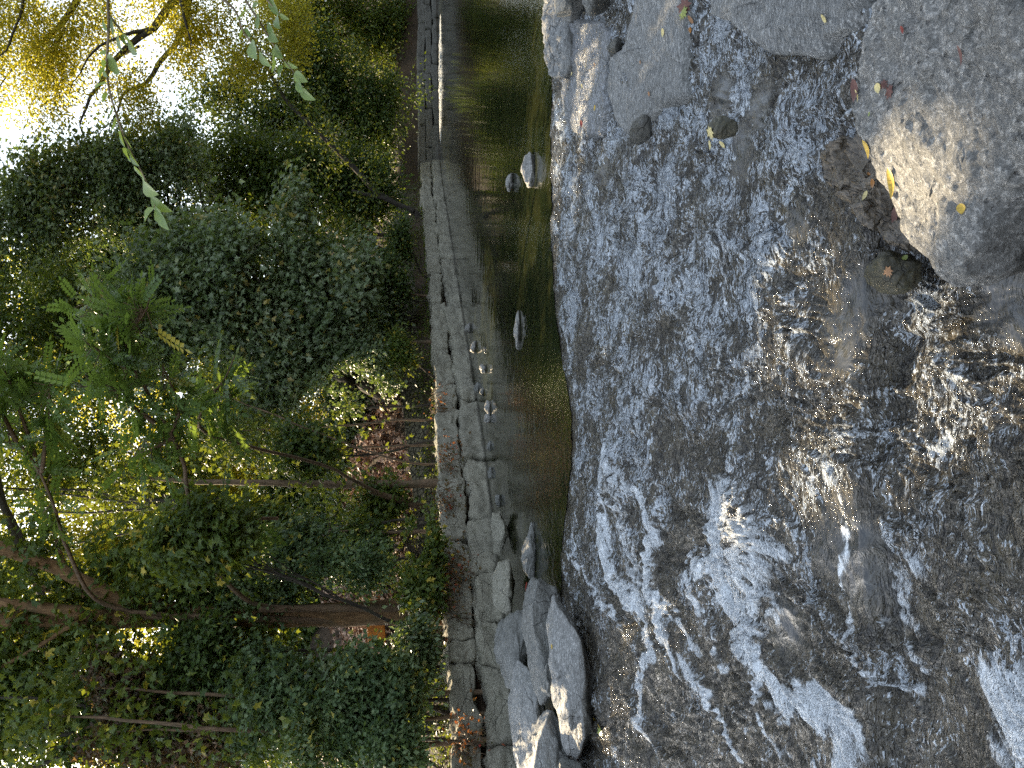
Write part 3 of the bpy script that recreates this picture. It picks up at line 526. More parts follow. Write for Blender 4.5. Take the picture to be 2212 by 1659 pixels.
# ------------------------------------------------------------------ stone walls
def wall_at(Y, seg_from=0):
    """where the vertical plane through photo height Y meets the wall line"""
    t_ = (384 - Y * K) / FPX / math.cos(PITCH)
    for a, b in list(zip(WL[:-1], WL[1:]))[seg_from:]:
        d = b - a; den = d[0] - t_ * d[1]
        s = (t_ * a[1] - a[0]) / den
        if -1e-6 <= s <= 1 + 1e-6: return a + d * s
    return None
def wall_blocks(root, name, joints, z0, z1, depth, setb, mat, seed, n=26, rough=.085):
    for k, (a, b) in enumerate(zip(joints[:-1], joints[1:])):
        a = np.asarray(a, float); b = np.asarray(b, float); d = b - a; L = np.linalg.norm(d); d /= L; nrm = np.array([-d[1], d[0]])
        rs = np.random.RandomState(seed * 31 + k); zt = z1 + rs.uniform(-.05, .04); zb = z0 + rs.uniform(-.02, .03)
        c = (a + b) / 2 + nrm * (depth / 2 + setb + rs.uniform(-.05, .04))
        e = np.array([[d[0], d[1], 0], [nrm[0], nrm[1], 0], [0, 0, 1]]); ang = rs.uniform(-.04, .04); 
        me = block_mesh(name, (c[0], c[1], (zt + zb) / 2), e, L / 2 - .012, depth / 2, (zt - zb) / 2, seed * 7 + k, n, rough, .16)
        obj(name, me, mat, root)
def along(p0, p1, ws):
    p0 = np.array(p0, float); p1 = np.array(p1, float); L = np.linalg.norm(p1 - p0); u = np.cumsum([0] + ws); u = u / u[-1]; return [p0 + (p1 - p0) * q_ for q_ in u]
rs = random.Random(4)
root = thing('stone_wall', 'long low wall of big grey quarried blocks in two courses along the left of the pool', 'wall', (-1.5, 15.3, 0))
top_j = [np.array([-9.6, 5.85]), np.array([-7.6, 8.1]), WL[2] + [-.75, -.9]] + [wall_at(Y) for Y in (1583, 1412, 1366, 1314, 1229, 1150, 1046, 930, 810, 736, 640, 580, 500, 455, 405, 378, 350)]
low_j = [np.array([-9.6, 5.85]), np.array([-7.3, 8.5]), WL[2] + [-.4, -.5]] + [wall_at(Y) for Y in (1610, 1440, 1340, 1232, 1120, 984, 860, 753, 660, 560, 510, 440, 400, 350)]
wall_blocks(root, 'stone_block', top_j, .47, .93, .95, .17, M['wall'], 3)
wall_blocks(root, 'stone_block', low_j, -.25, .43, .9, 0.0, M['wall'], 5)
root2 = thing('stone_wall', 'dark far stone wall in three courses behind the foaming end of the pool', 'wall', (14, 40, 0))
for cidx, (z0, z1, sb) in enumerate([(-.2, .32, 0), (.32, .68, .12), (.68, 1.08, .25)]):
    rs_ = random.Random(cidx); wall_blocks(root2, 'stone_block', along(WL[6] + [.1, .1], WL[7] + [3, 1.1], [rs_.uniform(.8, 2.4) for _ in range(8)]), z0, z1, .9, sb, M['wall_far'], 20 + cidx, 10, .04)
# cobbled embankment above the wall
t = NT('cobble_stone'); v = t.coord((1, 1, 1.7)); vd = t.voro(v, 5.5, 'DISTANCE_TO_EDGE'); n2 = t.noise(t.coord(), 16, 6)
col = t.mix(t.ramp(n2, [(.35, 0), (.65, 1)]), (.075, .07, .045), (.17, .155, .11)); col = t.mix(t.ramp(vd, [(.02, 1), (.09, 0)]), col, (.015, .013, .009))
t.l(col, t.b.inputs['Base Color']); t.b.inputs['Roughness'].default_value = .9; t.l(t.bump(t.ramp(vd, [(0, 0), (.12, 1)]), 1, .05), t.b.inputs['Normal']); M['cobble'] = t.m
ys = np.linspace(1250, 360, 130); base = np.array([wall_at(Y) for Y in ys]); dd = np.gradient(base, axis=0); dd /= np.linalg.norm(dd, axis=1)[:, None]; nn = np.stack([-dd[:, 1], dd[:, 0]], 1)
for _ in range(10): nn[1:-1] = (nn[:-2] + nn[1:-1] * 2 + nn[2:]) / 4
Vs = []; far = np.clip((base[:, 1] - 13) / 14, 0, 1); zt = 1.22 + far * 1.05
for k in range(14):
    q_ = k / 13; pz = np.column_stack([base + nn * (.95 + .5 * q_), .8 + (zt - .8) * q_]); Vs.append(pz)
Vs.append(np.column_stack([base + nn * 2.1, zt - .05])); Vs = np.array(Vs); kk, mm = Vs.shape[:2]; Vf = Vs.reshape(-1, 3)
Vf += fbm(Vf * 1.5, 4, 77)[:, None] * np.column_stack([np.repeat(nn[None], kk, 0).reshape(-1, 2), np.full(len(Vf), .3)]) * .07
a_ = np.arange(kk - 1)[:, None] * mm + np.arange(mm - 1)[None, :]
put('embankment', npmesh('embankment', Vf, np.stack([a_, a_ + 1, a_ + mm + 1, a_ + mm], -1).reshape(-1, 4), True), M['cobble'], 'sloping embankment of small dark cobbles set back above the block wall', 'embankment')

# far cascade: white water tumbling at the foot of the far wall
t = NT('white_water'); n = t.noise(t.coord(), 12, 6, .7); t.l(t.mix(t.ramp(n, [(.4, 0), (.6, 1)]), (.08, .1, .11), (.8, .84, .88)), t.b.inputs['Base Color']); t.b.inputs['Roughness'].default_value = .4; t.l(t.bump(n, 1, .1), t.b.inputs['Normal']); M['foam'] = t.m
u = np.linspace(0, 1, 160); vq = np.linspace(0, 1, 16); a0 = P(944, 30, 37.5)[:2]; a1 = P(944, 310, 37.6)[:2]
U, Vv = np.meshgrid(u, vq); bx = a0[0] * (1 - U) + a1[0] * U; by = 37.0 + Vv * 1.6 + .25 * fbm(np.stack([bx * 1.5, bx * 0, bx * 0], -1), 3, 3) - U * .2
bz = .0 + .08 * np.sin(Vv * math.pi) * (.5 + .9 * np.sin(U * math.pi)) * (.7 + .6 * np.abs(fbm(np.stack([bx * 2, by * 2, U * 0], -1), 3, 8))) - .02
a_ = np.arange(15)[:, None] * 160 + np.arange(159)[None, :]
kind(obj('cascade_water', npmesh('cascade_water', np.stack([bx, by, bz], -1).reshape(-1, 3), np.stack([a_, a_ + 160, a_ + 161, a_ + 1], -1).reshape(-1, 4), True), M['foam']))

# ------------------------------------------------------------------ openings in the canopy to the sun
for X, Y, z, r in [(1945, 430, -.1, .30), (1850, 330, -.3, .12), (1700, 700, -.55, .16), (1830, 900, -.65, .2), (1980, 850, -.75, .2), (1670, 600, -.5, .22), (1680, 720, -.5, .25), (1950, 760, -.75, .26), (1830, 1000, -.7, .25), (2100, 850, -.78, .25), (1960, 980, -.78, .25), (1360, 1300, -.35, .08), (1420, 1340, -.35, .1), (1780, 760, -.6, .15), (1400, 1470, -.38, .08)]:
    GAPS.append((PZ(X, Y, z), r))
for X, Y, D, r in [(860, 920, 18.5, 1.9), (800, 970, 19.5, 2.0), (830, 880, 19, 1.6), (820, 1000, 20, 1.6), (870, 1180, 16, .6), (700, 1180, 20, .5)]: GAPS.append((P(X, Y, D), r))

# ------------------------------------------------------------------ trees
DENS = 2.3
def mk_tree(name, label, cat, D, blobs, mat, tmpl, size, nleaf, nclump, barkm, group=None, trunk_r=.14, base=None, cr=.45, droop=.4, seed=0, extra=None, nlimb=10, flat=.5, parts=('trunk', 'crown'), autotrunk=True):
    rng = np.random.RandomState(seed); dens = DENS if cat == 'tree' else 2.0; nleaf = int(nleaf * dens); nclump = int(nclump * dens ** .7)
    ells = [ell(*b[:4], b[4] if len(b) > 4 else D) for b in blobs]
    c = ells[0][0]
    if base is None: base = (c[0] + rng.uniform(-.6, .6), c[1] + .3)
    if cat in ('tree', 'shrub'):
        sub = []
        for (c_, r_) in ells:
            sub.append((c_, r_ * .62))
            for _ in range(9): d_ = rng.normal(size=3); d_ /= np.linalg.norm(d_); sub.append((c_ + d_ * r_ * rng.uniform(.35, .85), r_ * rng.uniform(.22, .5) * rng.uniform(.7, 1.3, 3)))
        ells = sub
    base = list(base)
    for _ in range(60):
        if wall_dist(np.array([base[0]]), np.array([base[1]]))[0] > (.5 if cat == 'shrub' else 1.9) or base[0] > 15: break
        base[0] -= .3; base[1] += .2
    bz = float(ground_z(np.array([base[0]]), np.array([base[1]]))[0]); bp = np.array([base[0], base[1], bz])
    pts, out, cc, rnd = cloud(rng, ells, nclump, nleaf, cr)
    gz = ground_z(pts[:, 0], pts[:, 1]); ok = pts[:, 2] > np.maximum(gz + .05, .1); pts, out, rnd = pts[ok], out[ok], rnd[ok]
    root = thing(name, label, cat, bp, group)
    segs = []
    if autotrunk:
        top = c + [0, 0, ells[0][1][2] * .6]; mid = (bp + top) / 2 + rng.uniform(-.35, .35, 3) * [1, 1, 0]
        tp = [bp - [0, 0, .3], bp + (mid - bp) * .4 + rng.uniform(-.1, .1, 3), mid, top]; segs.append(tube(tp, [trunk_r * 1.35, trunk_r, trunk_r * .75, trunk_r * .25], 9, .1, seed))
        for k in rng.choice(len(cc), min(nlimb, len(cc)), replace=False):
            e = cc[k]; f = rng.uniform(.35, .8); s = bp + (top - bp) * f if f > .5 else bp + (mid - bp) * (f * 2)
            segs.append(tube([s, (s + e) / 2 + rng.uniform(-.15, .25, 3), e], [trunk_r * .38, trunk_r * .22, trunk_r * .06], 5, .12, seed + k))
    for ex in (extra or []): segs.append(tube(*ex))
    if segs: V, F = merge(segs); obj(parts[0], npmesh(parts[0], V, F, True), barkm, root)
    V, F, r = leaves(pts, rng, size, tmpl, droop, out, flat, rnd=rnd)
    obj(parts[1], npmesh(parts[1], V, F, False, {'rnd': r}), mat, root)
    return root
GT = 'trees on the bank behind the walls'
mk_tree('tree', 'leafy grey-green maple hanging over the middle of the stone wall', 'tree', 20, [(560, 720, 170, 170), (420, 560, 150, 150), (640, 570, 110, 150), (700, 830, 110, 130), (300, 700, 150, 150), (770, 620, 60, 120)], M['lf_silver'], T_LOBE, .14, 17000, 260, M['bark_dark'], GT, .16, cr=.42, droop=.9, seed=1)
mk_tree('tree', 'dark green tree left of the leaning trunk beyond the wall bend', 'tree', 31, [(660, 400, 190, 110), (520, 380, 150, 110), (780, 430, 90, 110)], M['lf_dark'], T_KITE, .17, 17000, 240, M['bark_dark'], GT, .18, cr=.55, seed=2)
mk_tree('tree', 'dark green tree right of the leaning trunk, above the far stone wall', 'tree', 38, [(600, 240, 170, 95), (720, 180, 160, 100), (480, 190, 80, 50), (800, 300, 90, 100)], M['lf_dark'], T_KITE, .18, 19000, 260, M['bark_dark'], GT, .2, cr=.6, seed=3)
mk_tree('tree', 'shady tree at the far right above the dark stone wall', 'tree', 44, [(720, 90, 170, 110), (840, 120, 50, 150), (820, 300, 60, 120)], M['lf_mid'], T_KITE, .18, 15000, 200, M['bark_dark'], GT, .2, cr=.6, seed=4)
mk_tree('tree', 'tall tree with small silvery leaves whose crown stands against the sky gap', 'tree', 27, [(150, 420, 150, 115), (60, 480, 110, 130), (290, 470, 130, 130), (230, 350, 90, 55), (-150, 560, 160, 150), (370, 340, 100, 80)], M['lf_silver'], T_LOBE, .13, 19000, 340, M['bark_dark'], GT, .2, cr=.5, seed=5)
mk_tree('tree', 'dark tree filling the view behind the pinnate-leaved branch', 'tree', 25, [(300, 830, 240, 170), (120, 700, 170, 150), (520, 880, 170, 130), (-180, 800, 200, 220), (650, 700, 150, 200)], M['lf_dark'], T_KITE, .15, 19000, 260, M['bark_dark'], GT, .2, cr=.5, seed=6)
mk_tree('tree', 'mid green tree between the thin straight trunk and the sunlit bank', 'tree', 22, [(350, 1050, 230, 120), (560, 1080, 150, 100), (120, 1000, 150, 120), (650, 960, 110, 80), (-180, 1100, 180, 200)], M['lf_mid'], T_KITE, .13, 13000, 240, M['bark_dark'], GT, .1, base=tuple(wall_at(1041) + [-1.5, 1.3]), cr=.45, seed=7)
# yellow-lit trees farther back
for k, (X, Y, D, rx, ry, lb) in enumerate([(330, 1180, 36, 330, 190, 'sunlit yellow-green tree seen far back right of the big trunk'), (380, 1480, 36, 360, 180, 'sunlit yellow-green tree seen far back left of the big trunk'), (60, 1330, 44, 260, 220, 'tall hazy yellow tree highest behind the big trunk'), (520, 960, 40, 280, 150, 'yellow-green tree glimpsed behind the dark mid-bank trees'), (250, 700, 46, 250, 230, 'yellowish tree far behind the pinnate-leaved branch')]):
    mk_tree('tree', lb, 'tree', D, [(X, Y, rx, ry), (X + 120, Y - 60, rx * .6, ry * .7), (X - 100, Y + 60, rx * .6, ry * .6)], M['lf_yellow'], T_KITE, .2, 13000, 200, M['bark_dark'], 'sunlit trees far back', .22, cr=.8, seed=20 + k)
# sparse yellow tree at the right with dark limbs across the sky
YL = [([P(420, -60, 26), P(330, 60, 26), P(220, 160, 26), P(170, 260, 26), P(180, 290, 25.5)], [.16, .11, .07, .03, .01], 6, .15, 5), ([P(420, -60, 26), P(390, 80, 26.4), P(330, 160, 26.5), P(262, 205, 26), P(240, 262, 26)], [.15, .1, .07, .04, .015], 6, .15, 6),
      ([P(200, -80, 26), P(140, 60, 26), P(60, 110, 26.5), P(0, 185, 27)], [.13, .09, .05, .02], 6, .15, 7), ([P(380, -40, 25), P(405, 60, 25), P(412, 105, 25)], [.06, .04, .015], 5, .1, 8), ([P(330, 60, 26), P(250, 80, 25.5), P(190, 120, 25), P(150, 200, 25)], [.07, .05, .03, .01], 5, .1, 9),
      ([P(140, 60, 26), P(110, 130, 26), P(85, 180, 26.5), P(70, 190, 27)], [.05, .03, .02, .01], 5, .1, 10), ([P(300, 100, 26), P(230, 140, 27), P(205, 220, 27)], [.05, .03, .01], 5, .1, 11), ([P(60, -40, 25), P(40, 60, 25), P(0, 120, 25)], [.06, .04, .02], 5, .1, 12),
      ([P(420, -60, 26), P(650, -160, 27), P(900, -190, 28), P(980, -190, 28)], [.16, .24, .3, .36], 9, .1, 13), ([P(200, -80, 26), P(450, -130, 27), P(650, -160, 27)], [.13, .16, .2], 8, .1, 14)]
for k, (D, bl, mt, lb) in enumerate([(30, [(640, 1080, 110, 90), (720, 1180, 70, 90), (560, 1200, 100, 80)], 'lf_dark', 'low dark tree behind the sunlit bank'), (27, [(650, 1350, 110, 110), (560, 1500, 120, 110), (720, 1500, 80, 110)], 'lf_dark', 'dark undergrowth tree left of the big trunk, deep in the wood'),
        (42, [(560, -120, 260, 110), (780, -60, 110, 110), (300, -200, 250, 150)], 'lf_mid', 'leafy tree just past the right edge of the view above the far wall'), (24, [(760, 900, 70, 60), (700, 1000, 60, 60), (800, 700, 60, 70)], 'lf_silver', 'low silvery bush-like tree between embankment and sunlit bank'), (30, [(560, 760, 160, 200), (700, 620, 120, 180), (400, 620, 150, 150)], 'lf_dark', 'dark tree filling the gap behind the grey-green maple'),
        (33, [(250, 560, 150, 120), (330, 350, 120, 90), (130, 620, 130, 120)], 'lf_dark', 'dark tree close behind the tall silvery one'), (34, [(560, 1330, 260, 260), (720, 1250, 130, 220)], 'lf_mid', 'wide green tree low behind the big trunk'), (36, [(520, 500, 160, 110), (420, 330, 95, 90), (330, 300, 70, 60)], 'lf_dark', 'dark tree closing the gap between the tall silvery tree and the maple'), (31, [(40, 1080, 130, 230), (60, 820, 150, 160), (-120, 900, 150, 300)], 'lf_dark', 'dark tree topping the view between the two feathery trees'), (29, [(40, 1560, 130, 160), (500, 1560, 260, 110), (720, 1600, 120, 90)], 'lf_dark', 'dark tree in the upper left corner of the wood'), (26, [(680, 1290, 120, 130), (740, 1120, 90, 90)], 'lf_dark', 'dark low tree in deep shade right of the big trunk')]):
    if False: pass
    mk_tree('tree', lb, 'tree', D, bl, M[mt], T_KITE, .15, 10000, 130, M['bark_dark'], GT, .09, cr=.55, seed=60 + k)
DENS = 1.3
yt = mk_tree('tree', 'golden yellow-green tree whose dark limbs reach across the open sky', 'tree', 26, [(40, 60, 130, 120), (90, 190, 90, 80), (330, -10, 130, 60), (450, 40, 110, 60), (520, 130, 90, 60), (600, 60, 120, 70), (190, 60, 120, 100), (280, 200, 80, 60), (-160, 100, 160, 200), (400, 100, 60, 60)], M['lf_yellow'], T_KITE, .10, 60000, 1000, M['bark_dark'], None, .15, base=(20.5, 28), cr=.55, seed=30, extra=YL, autotrunk=False)
mk_tree('tree', 'willowy light green tree drooping over the far wall at the right edge', 'tree', 44, [(760, 50, 100, 60), (850, 40, 50, 50), (640, 30, 90, 60)], M['lf_mid'], T_KITE, .15, 9000, 130, M['bark_dark'], None, .12, base=(24, 47), cr=.5, droop=1.2, seed=31)
# big near trunk with limbs
b0 = wall_at(1330) + np.array([-1.0, .9]); DT = b0[1]
BT = [([P(965, 1318, DT), P(800, 1326, DT), P(600, 1330, DT), P(400, 1330, DT), P(200, 1338, DT), P(0, 1342, DT), P(-250, 1350, DT)], [.26, .2, .19, .185, .17, .15, .11], 14, .03, 1), ([P(400, 1325, DT), P(300, 1310, DT), P(210, 1272, DT - .2), P(90, 1210, DT - .4), P(-20, 1172, DT - .6), P(-150, 1120, DT - .8)], [.14, .13, .12, .1, .09, .06], 10, .05, 2),
      ([P(260, 1335, DT), P(170, 1322, DT - .3), P(80, 1312, DT - .3), P(0, 1304, DT - .3), P(-100, 1290, DT)], [.12, .11, .09, .08, .05], 9, .04, 3), ([P(185, 1290, DT), P(130, 1225, DT + .3), P(100, 1110, DT + .5)], [.05, .04, .02], 6, .06, 4), ([P(220, 1310, DT + .5), P(150, 1285, DT + .7), P(75, 1265, DT + .9)], [.06, .06, .04], 6, .05, 5),
      ([P(200, 1322, DT - .2), P(125, 1370, DT - .4), P(40, 1420, DT - .4), P(0, 1445, DT - .4)], [.05, .04, .035, .03], 6, .05, 6), ([P(700, 1330, DT), P(560, 1300, DT), P(455, 1232, DT)], [.04, .035, .03], 6, .04, 7)]
DENS = 2.2
mk_tree('tree', 'near tree with thick straight brown trunk and forking limbs behind the wall', 'tree', DT, [(100, 1290, 170, 200), (250, 1480, 230, 150), (480, 1400, 180, 150), (350, 1270, 180, 120), (-250, 1300, 230, 380), (-200, 1700, 230, 250)], M['lf_mid'], T_LOBE, .12, 9500, 420, M['bark_brown'], None, .2, base=tuple(b0), cr=.33, droop=.8, seed=40, extra=BT, autotrunk=False)
mk_tree('tree', 'ivy-draped dark tree at the far left edge of the bank', 'tree', 13, [(200, 1580, 220, 130), (450, 1600, 170, 110), (-150, 1550, 250, 200), (600, 1500, 90, 90), (-100, 1800, 230, 200), (80, 1950, 230, 200), (-350, 1850, 250, 260)], M['lf_dark'], T_LOBE, .11, 13000, 420, M['bark_dark'], None, .13, cr=.33, droop=.9, seed=41)  # last three crown blobs lie out of view, added to block sun on the rapids
# unseen upper canopy beyond the frame, added to keep the sun off the stream
mk_tree('tree', 'added unseen broad tree whose high crown shades the stream from above the left of the view', 'tree', 18, [(-330, 1100, 240, 420), (-420, 1550, 240, 320), (-330, 650, 240, 330)], M['lf_dark'], T_LOBE, .2, 15000, 330, M['bark_dark'], None, .3, base=(-11, 20), cr=.6, seed=42)
# thin straight trunk and saplings
for k, (X0, X1, Y0, Y1, r_, D, lb) in enumerate([(893, 480, 1046, 1040, .11, None, 'thin straight brown trunk standing alone right of the sunlit patch'), (880, 620, 905, 925, .035, 17.5, 'slender sapling stem in front of the sunlit bank'), (890, 640, 960, 975, .03, 17, 'slender sapling stem left of the sunlit bank'), (870, 600, 1000, 900, .03, 16.5, 'slanting sapling stem crossing the sunlit bank'),
        (780, 420, 1505, 1500, .05, 11.9, 'bare upright stem at the left between hanging leaves'), (770, 430, 1560, 1575, .04, 11.6, 'pale bare stem second from the left edge'), (780, 330, 1615, 1560, .05, 11.3, 'curving bare stem nearest the left edge'), (840, 560, 1150, 1160, .04, 14.6, 'dark sapling stem left of the thin straight trunk'), (905, 700, 640, 630, .05, 23, 'thin stem standing behind the cobbled embankment'), (900, 700, 740, 735, .06, 21, 'brown stem at the end of the cobbled embankment')]):
    D = wall_at(Y0)[1] + 1.15 if Y0 < 1450 else D; r_ *= .75; a = P(X0, Y0, D); bz = float(ground_z(np.array([a[0]]), np.array([a[1]]))[0]); a0 = a.copy(); a0[2] = min(bz - .1, a[2] - .05); b = P(X1, Y1, D); mid = (a + b) / 2 + [rs.uniform(-.08, .08), 0, 0]
    rt = thing('sapling', lb, 'sapling', a0, 'bare stems along the bank'); V, F = merge([tube([a0, a, mid, b, b + (b - mid) * 1.0], [r_ * 1.2, r_, r_ * .9, r_ * .7, r_ * .3], 8, .05, k)]); obj('trunk', npmesh('trunk', V, F, True), M['bark'], rt)
    rng = np.random.RandomState(300 + k); e = b + (b - mid); pts = e + rng.normal(size=(420, 3)) * [.35, .3, .4]; pts = np.concatenate([pts, mid + rng.normal(size=(260, 3)) * [.4, .3, .6]]); V, F, r = leaves(pts, rng, .11, T_LOBE, .6); obj('crown', npmesh('crown', V, F, False, {'rnd': r}), M['lf_mid'], rt)
# leaning dark trunk
rt = thing('leaning_tree', 'dark trunk leaning across the foliage beyond the wall bend', 'tree', P(900, 458, 27)); V, F = merge([tube([P(905, 470, 27), P(890, 455, 27), P(815, 420, 27), P(770, 370, 27), P(690, 287, 27), P(610, 210, 27), P(560, 110, 27), P(530, 60, 27)], [.11, .1, .09, .09, .08, .06, .05, .03], 8, .05, 1), tube([P(893, 456, 26.9), P(840, 432, 26.8), P(760, 412, 26.8)], [.1, .08, .05], 7, .05, 2)])
obj('trunk', npmesh('trunk', V, F, True), M['bark_dark'], rt); rng = np.random.RandomState(77); V, F, r = leaves(np.concatenate([P(X_, Y_, 26.6) + rng.normal(size=(330, 3)) * [.6, .4, .35] for X_, Y_ in ((540, 80), (600, 190), (680, 250), (720, 330), (800, 400))]), rng, .13, T_KITE); obj('crown', npmesh('crown', V, F, False, {'rnd': r}), M['lf_mid'], rt)

# pinnate-leaved trees near the camera side of the bank
def pin_tree(label, limbs, D, nleaf, seed, size=.5, mat='lf_pinnate'):
    rng = np.random.RandomState(seed); base3 = limbs[0][0]; bx, by = base3[0], base3[1]; bz = float(ground_z(np.array([bx]), np.array([by]))[0])
    rt = thing('tree', label, 'tree', (bx, by, bz), 'trees with feathery compound leaves'); segs = [tube([np.array([bx, by, min(bz, .9) - .1])] + limbs[0][:1] + [limbs[0][1]], [.09, .075, .06], 8, .03, seed)]
    pts = []; outs = []
    for li, L in enumerate(limbs):
        L = [np.array(q_) for q_ in L]; segs.append(tube(L, np.linspace(.042 if li == 0 else .03, .008, len(L)), 7, .03, seed + li)); A = np.array(L); tt_ = np.linspace(0, 1, len(A))
        for _ in range(nleaf // len(limbs)):
            u_ = rng.uniform(.4 if li == 0 else .1, 1) ** .8; p = np.array([np.interp(u_, tt_, A[:, i_]) for i_ in range(3)]); d = rng.normal(size=3) * [1, .8, .7] + [0, 0, .25]; d /= np.linalg.norm(d); br = rng.uniform(0, .26); q_ = p + d * br
            if br > .15: segs.append(tube([p, q_], [.008, .004], 4))
            pts.append(q_); outs.append(d)
    V, F = merge(segs); obj('trunk', npmesh('trunk', V, F, True), M['bark'], rt)
    V, F, r = leaves(np.array(pts), rng, size, T_PIN, .25, np.array(outs), .35, .25); obj('crown', npmesh('crown', V, F, False, {'rnd': r}), M[mat], rt)
z2 = lambda x, y, D: P(x * .3333, 553 + y * .3333, D)
pin_tree('bright green tree of long feathery leaves arching to the right in the upper middle', [
    [P(955, 1312, 13.3), P(560, 1316, 13), P(500, 1268, 12.4), P(440, 1215, 11.8), P(412, 1120, 11), P(402, 1040, 10.6), z2(1200, 1350, 10.2), z2(1120, 1180, 10), z2(1000, 980, 9.8), z2(900, 780, 9.6), z2(840, 600, 9.5), z2(815, 470, 9.4), z2(740, 330, 9.4), z2(640, 200, 9.4)],
    [z2(1000, 1080, 9.9), z2(880, 1000, 9.7), z2(810, 880, 9.6), z2(700, 830, 9.5), z2(500, 850, 9.4)], [z2(900, 780, 9.6), z2(700, 650, 9.3), z2(560, 560, 9.1)], [z2(830, 560, 9.5), z2(900, 400, 9.2), z2(960, 330, 9.1)],
    [z2(1120, 1180, 10), z2(1000, 1250, 9.9), z2(880, 1280, 9.9)], [z2(840, 600, 9.5), z2(700, 420, 9.5), z2(560, 260, 9.4)], [z2(1100, 1150, 10), z2(1180, 1000, 9.9), z2(1050, 700, 9.8)]], 9.5, 300, 51, .37)
pin_tree('second feathery-leaved tree at the top centre, smaller and darker than the arching one', [
    [P(950, 1345, 13.4), P(300, 1330, 13), P(200, 1300, 12.6), P(147, 1190, 12), z2(350, 1659, 11.4), z2(270, 1400, 10.8), z2(110, 1200, 10.6), z2(-50, 1050, 10.5)], [z2(270, 1400, 10.8), z2(320, 1000, 10.5), z2(330, 800, 10.4)], [z2(230, 1300, 10.8), z2(100, 900, 10.5), z2(50, 780, 10.4)], [z2(110, 1200, 10.6), z2(-50, 900, 10.4), z2(-150, 700, 10)]], 10.5, 190, 52, .38)
pin_tree('low feathery-leaved sapling pushing out to the right below the arching tree', [
    [P(925, 1100, 16.2), P(800, 1060, 15.4), P(700, 1000, 14), z2(1250, 1150, 11.8), z2(1330, 950, 11.3), z2(1450, 800, 11.2), z2(1520, 650, 11)], [z2(1330, 950, 11.3), z2(1500, 900, 11.1)], [P(600, 1120, 12), P(480, 1120, 11.5), P(400, 1140, 11.3)]], 11.3, 60, 53, .55)

# shrubs on the bank edge
SH = [(700, 1590, 110, 90, 11.0, 'lf_blue', 'blue-green leafy shrub at the left edge hanging over the wall'), (830, 1490, 100, 80, 11.2, 'lf_blue', 'blue-green shrub left of the big trunk foot'), (600, 1500, 110, 60, 11.6, 'lf_blue', 'tall blue-green climber beside the big trunk'), (850, 1620, 70, 60, 10.5, 'lf_blue', 'low shrub with round leaves at the left end above the wall'),
      (360, 1590, 190, 70, 12.3, 'lf_dry', 'withered brown climber at the upper left'), (250, 1480, 90, 60, 12.4, 'lf_dry', 'withered brown climber high up beside the big trunk'), (730, 1215, 130, 45, 13, 'lf_blue', 'loose shrub right of the big trunk'), (900, 1180, 45, 70, 13.3, 'lf_mid', 'light green bush low on the wall top right of the big trunk'), (900, 1270, 45, 40, 12.7, 'lf_mid', 'bright green bush at the foot of the big trunk'),
      (890, 1400, 60, 60, 11.8, 'lf_silver', 'grey-green bush on the wall left of the big trunk'), (800, 1080, 70, 60, 16, 'lf_mid', 'green bush around the thin straight trunk'), (780, 790, 90, 80, 19.5, 'lf_silver', 'hanging grey-green bush over the end of the cobbled embankment'), (860, 760, 40, 40, 19, 'lf_mid', 'small fresh green bush at the end of the cobbled embankment'), (840, 600, 50, 70, 23.5, 'lf_dark', 'dark bush spilling over the cobbled embankment'),
      (860, 520, 30, 60, 25, 'lf_dark', 'dark bush at the far end of the cobbled embankment'), (540, 1280, 110, 40, 13.4, 'lf_blue', 'pale leafy sprays beside the big trunk on its right')]
for k, (X, Y, rx, ry, D, mt, lb) in enumerate(SH):
    mk_tree('shrub', lb, 'shrub', D, [(X, Y, rx, ry), (X + rx * .4, Y + ry * .3, rx * .6, ry * .7)], M[mt], T_LOBE if k % 3 else T_KITE, .085 if k != 4 else .075, int(900 + rx * ry * .16), 60, M['bark_dark'], 'shrubs along the top of the wall', .03, cr=.2, droop=.7, seed=100 + k, parts=('stem', 'foliage'), nlimb=14)
for k, (X, Y, rx, ry, D, mt, lb) in enumerate([(620, 1190, 120, 60, 13.8, 'lf_blue', 'leafy climber hanging between the thin straight trunk and the big trunk'), (440, 1250, 110, 60, 13.6, 'lf_mid', 'leafy climber high on the right side of the big trunk'), (640, 980, 100, 70, 16.5, 'lf_dark', 'hanging dark foliage right of the thin straight trunk'),
        (430, 1150, 120, 90, 10.9, 'lf_mid', 'loose leafy sprays in front of the arching limb'), (560, 1500, 110, 110, 12.2, 'lf_blue', 'dense climber halfway up at the left side'), (740, 1480, 70, 60, 11.6, 'lf_silver', 'pale climber just left of the big trunk'), (560, 1130, 80, 60, 15, 'lf_mid', 'small leafy sprays by the top of the thin straight trunk'), (420, 1420, 110, 90, 12.6, 'lf_dark', 'dark hanging foliage upper left of the big trunk'), (720, 880, 50, 60, 18.6, 'lf_silver', 'grey-green bush hanging above the sunlit bank'), (770, 1180, 90, 40, 15, 'lf_dark', 'thin dark bush left of the sunlit bank')]):
    mk_tree('shrub', lb, 'shrub', D, [(X, Y, rx, ry), (X + rx * .4, Y + ry * .3, rx * .6, ry * .7)], M[mt], T_LOBE, .09, int(900 + rx * ry * .13), 60, M['bark_dark'], 'climbers and bushes hanging in the wood', .03, cr=.22, droop=.9, seed=140 + k, parts=('stem', 'foliage'), nlimb=10)
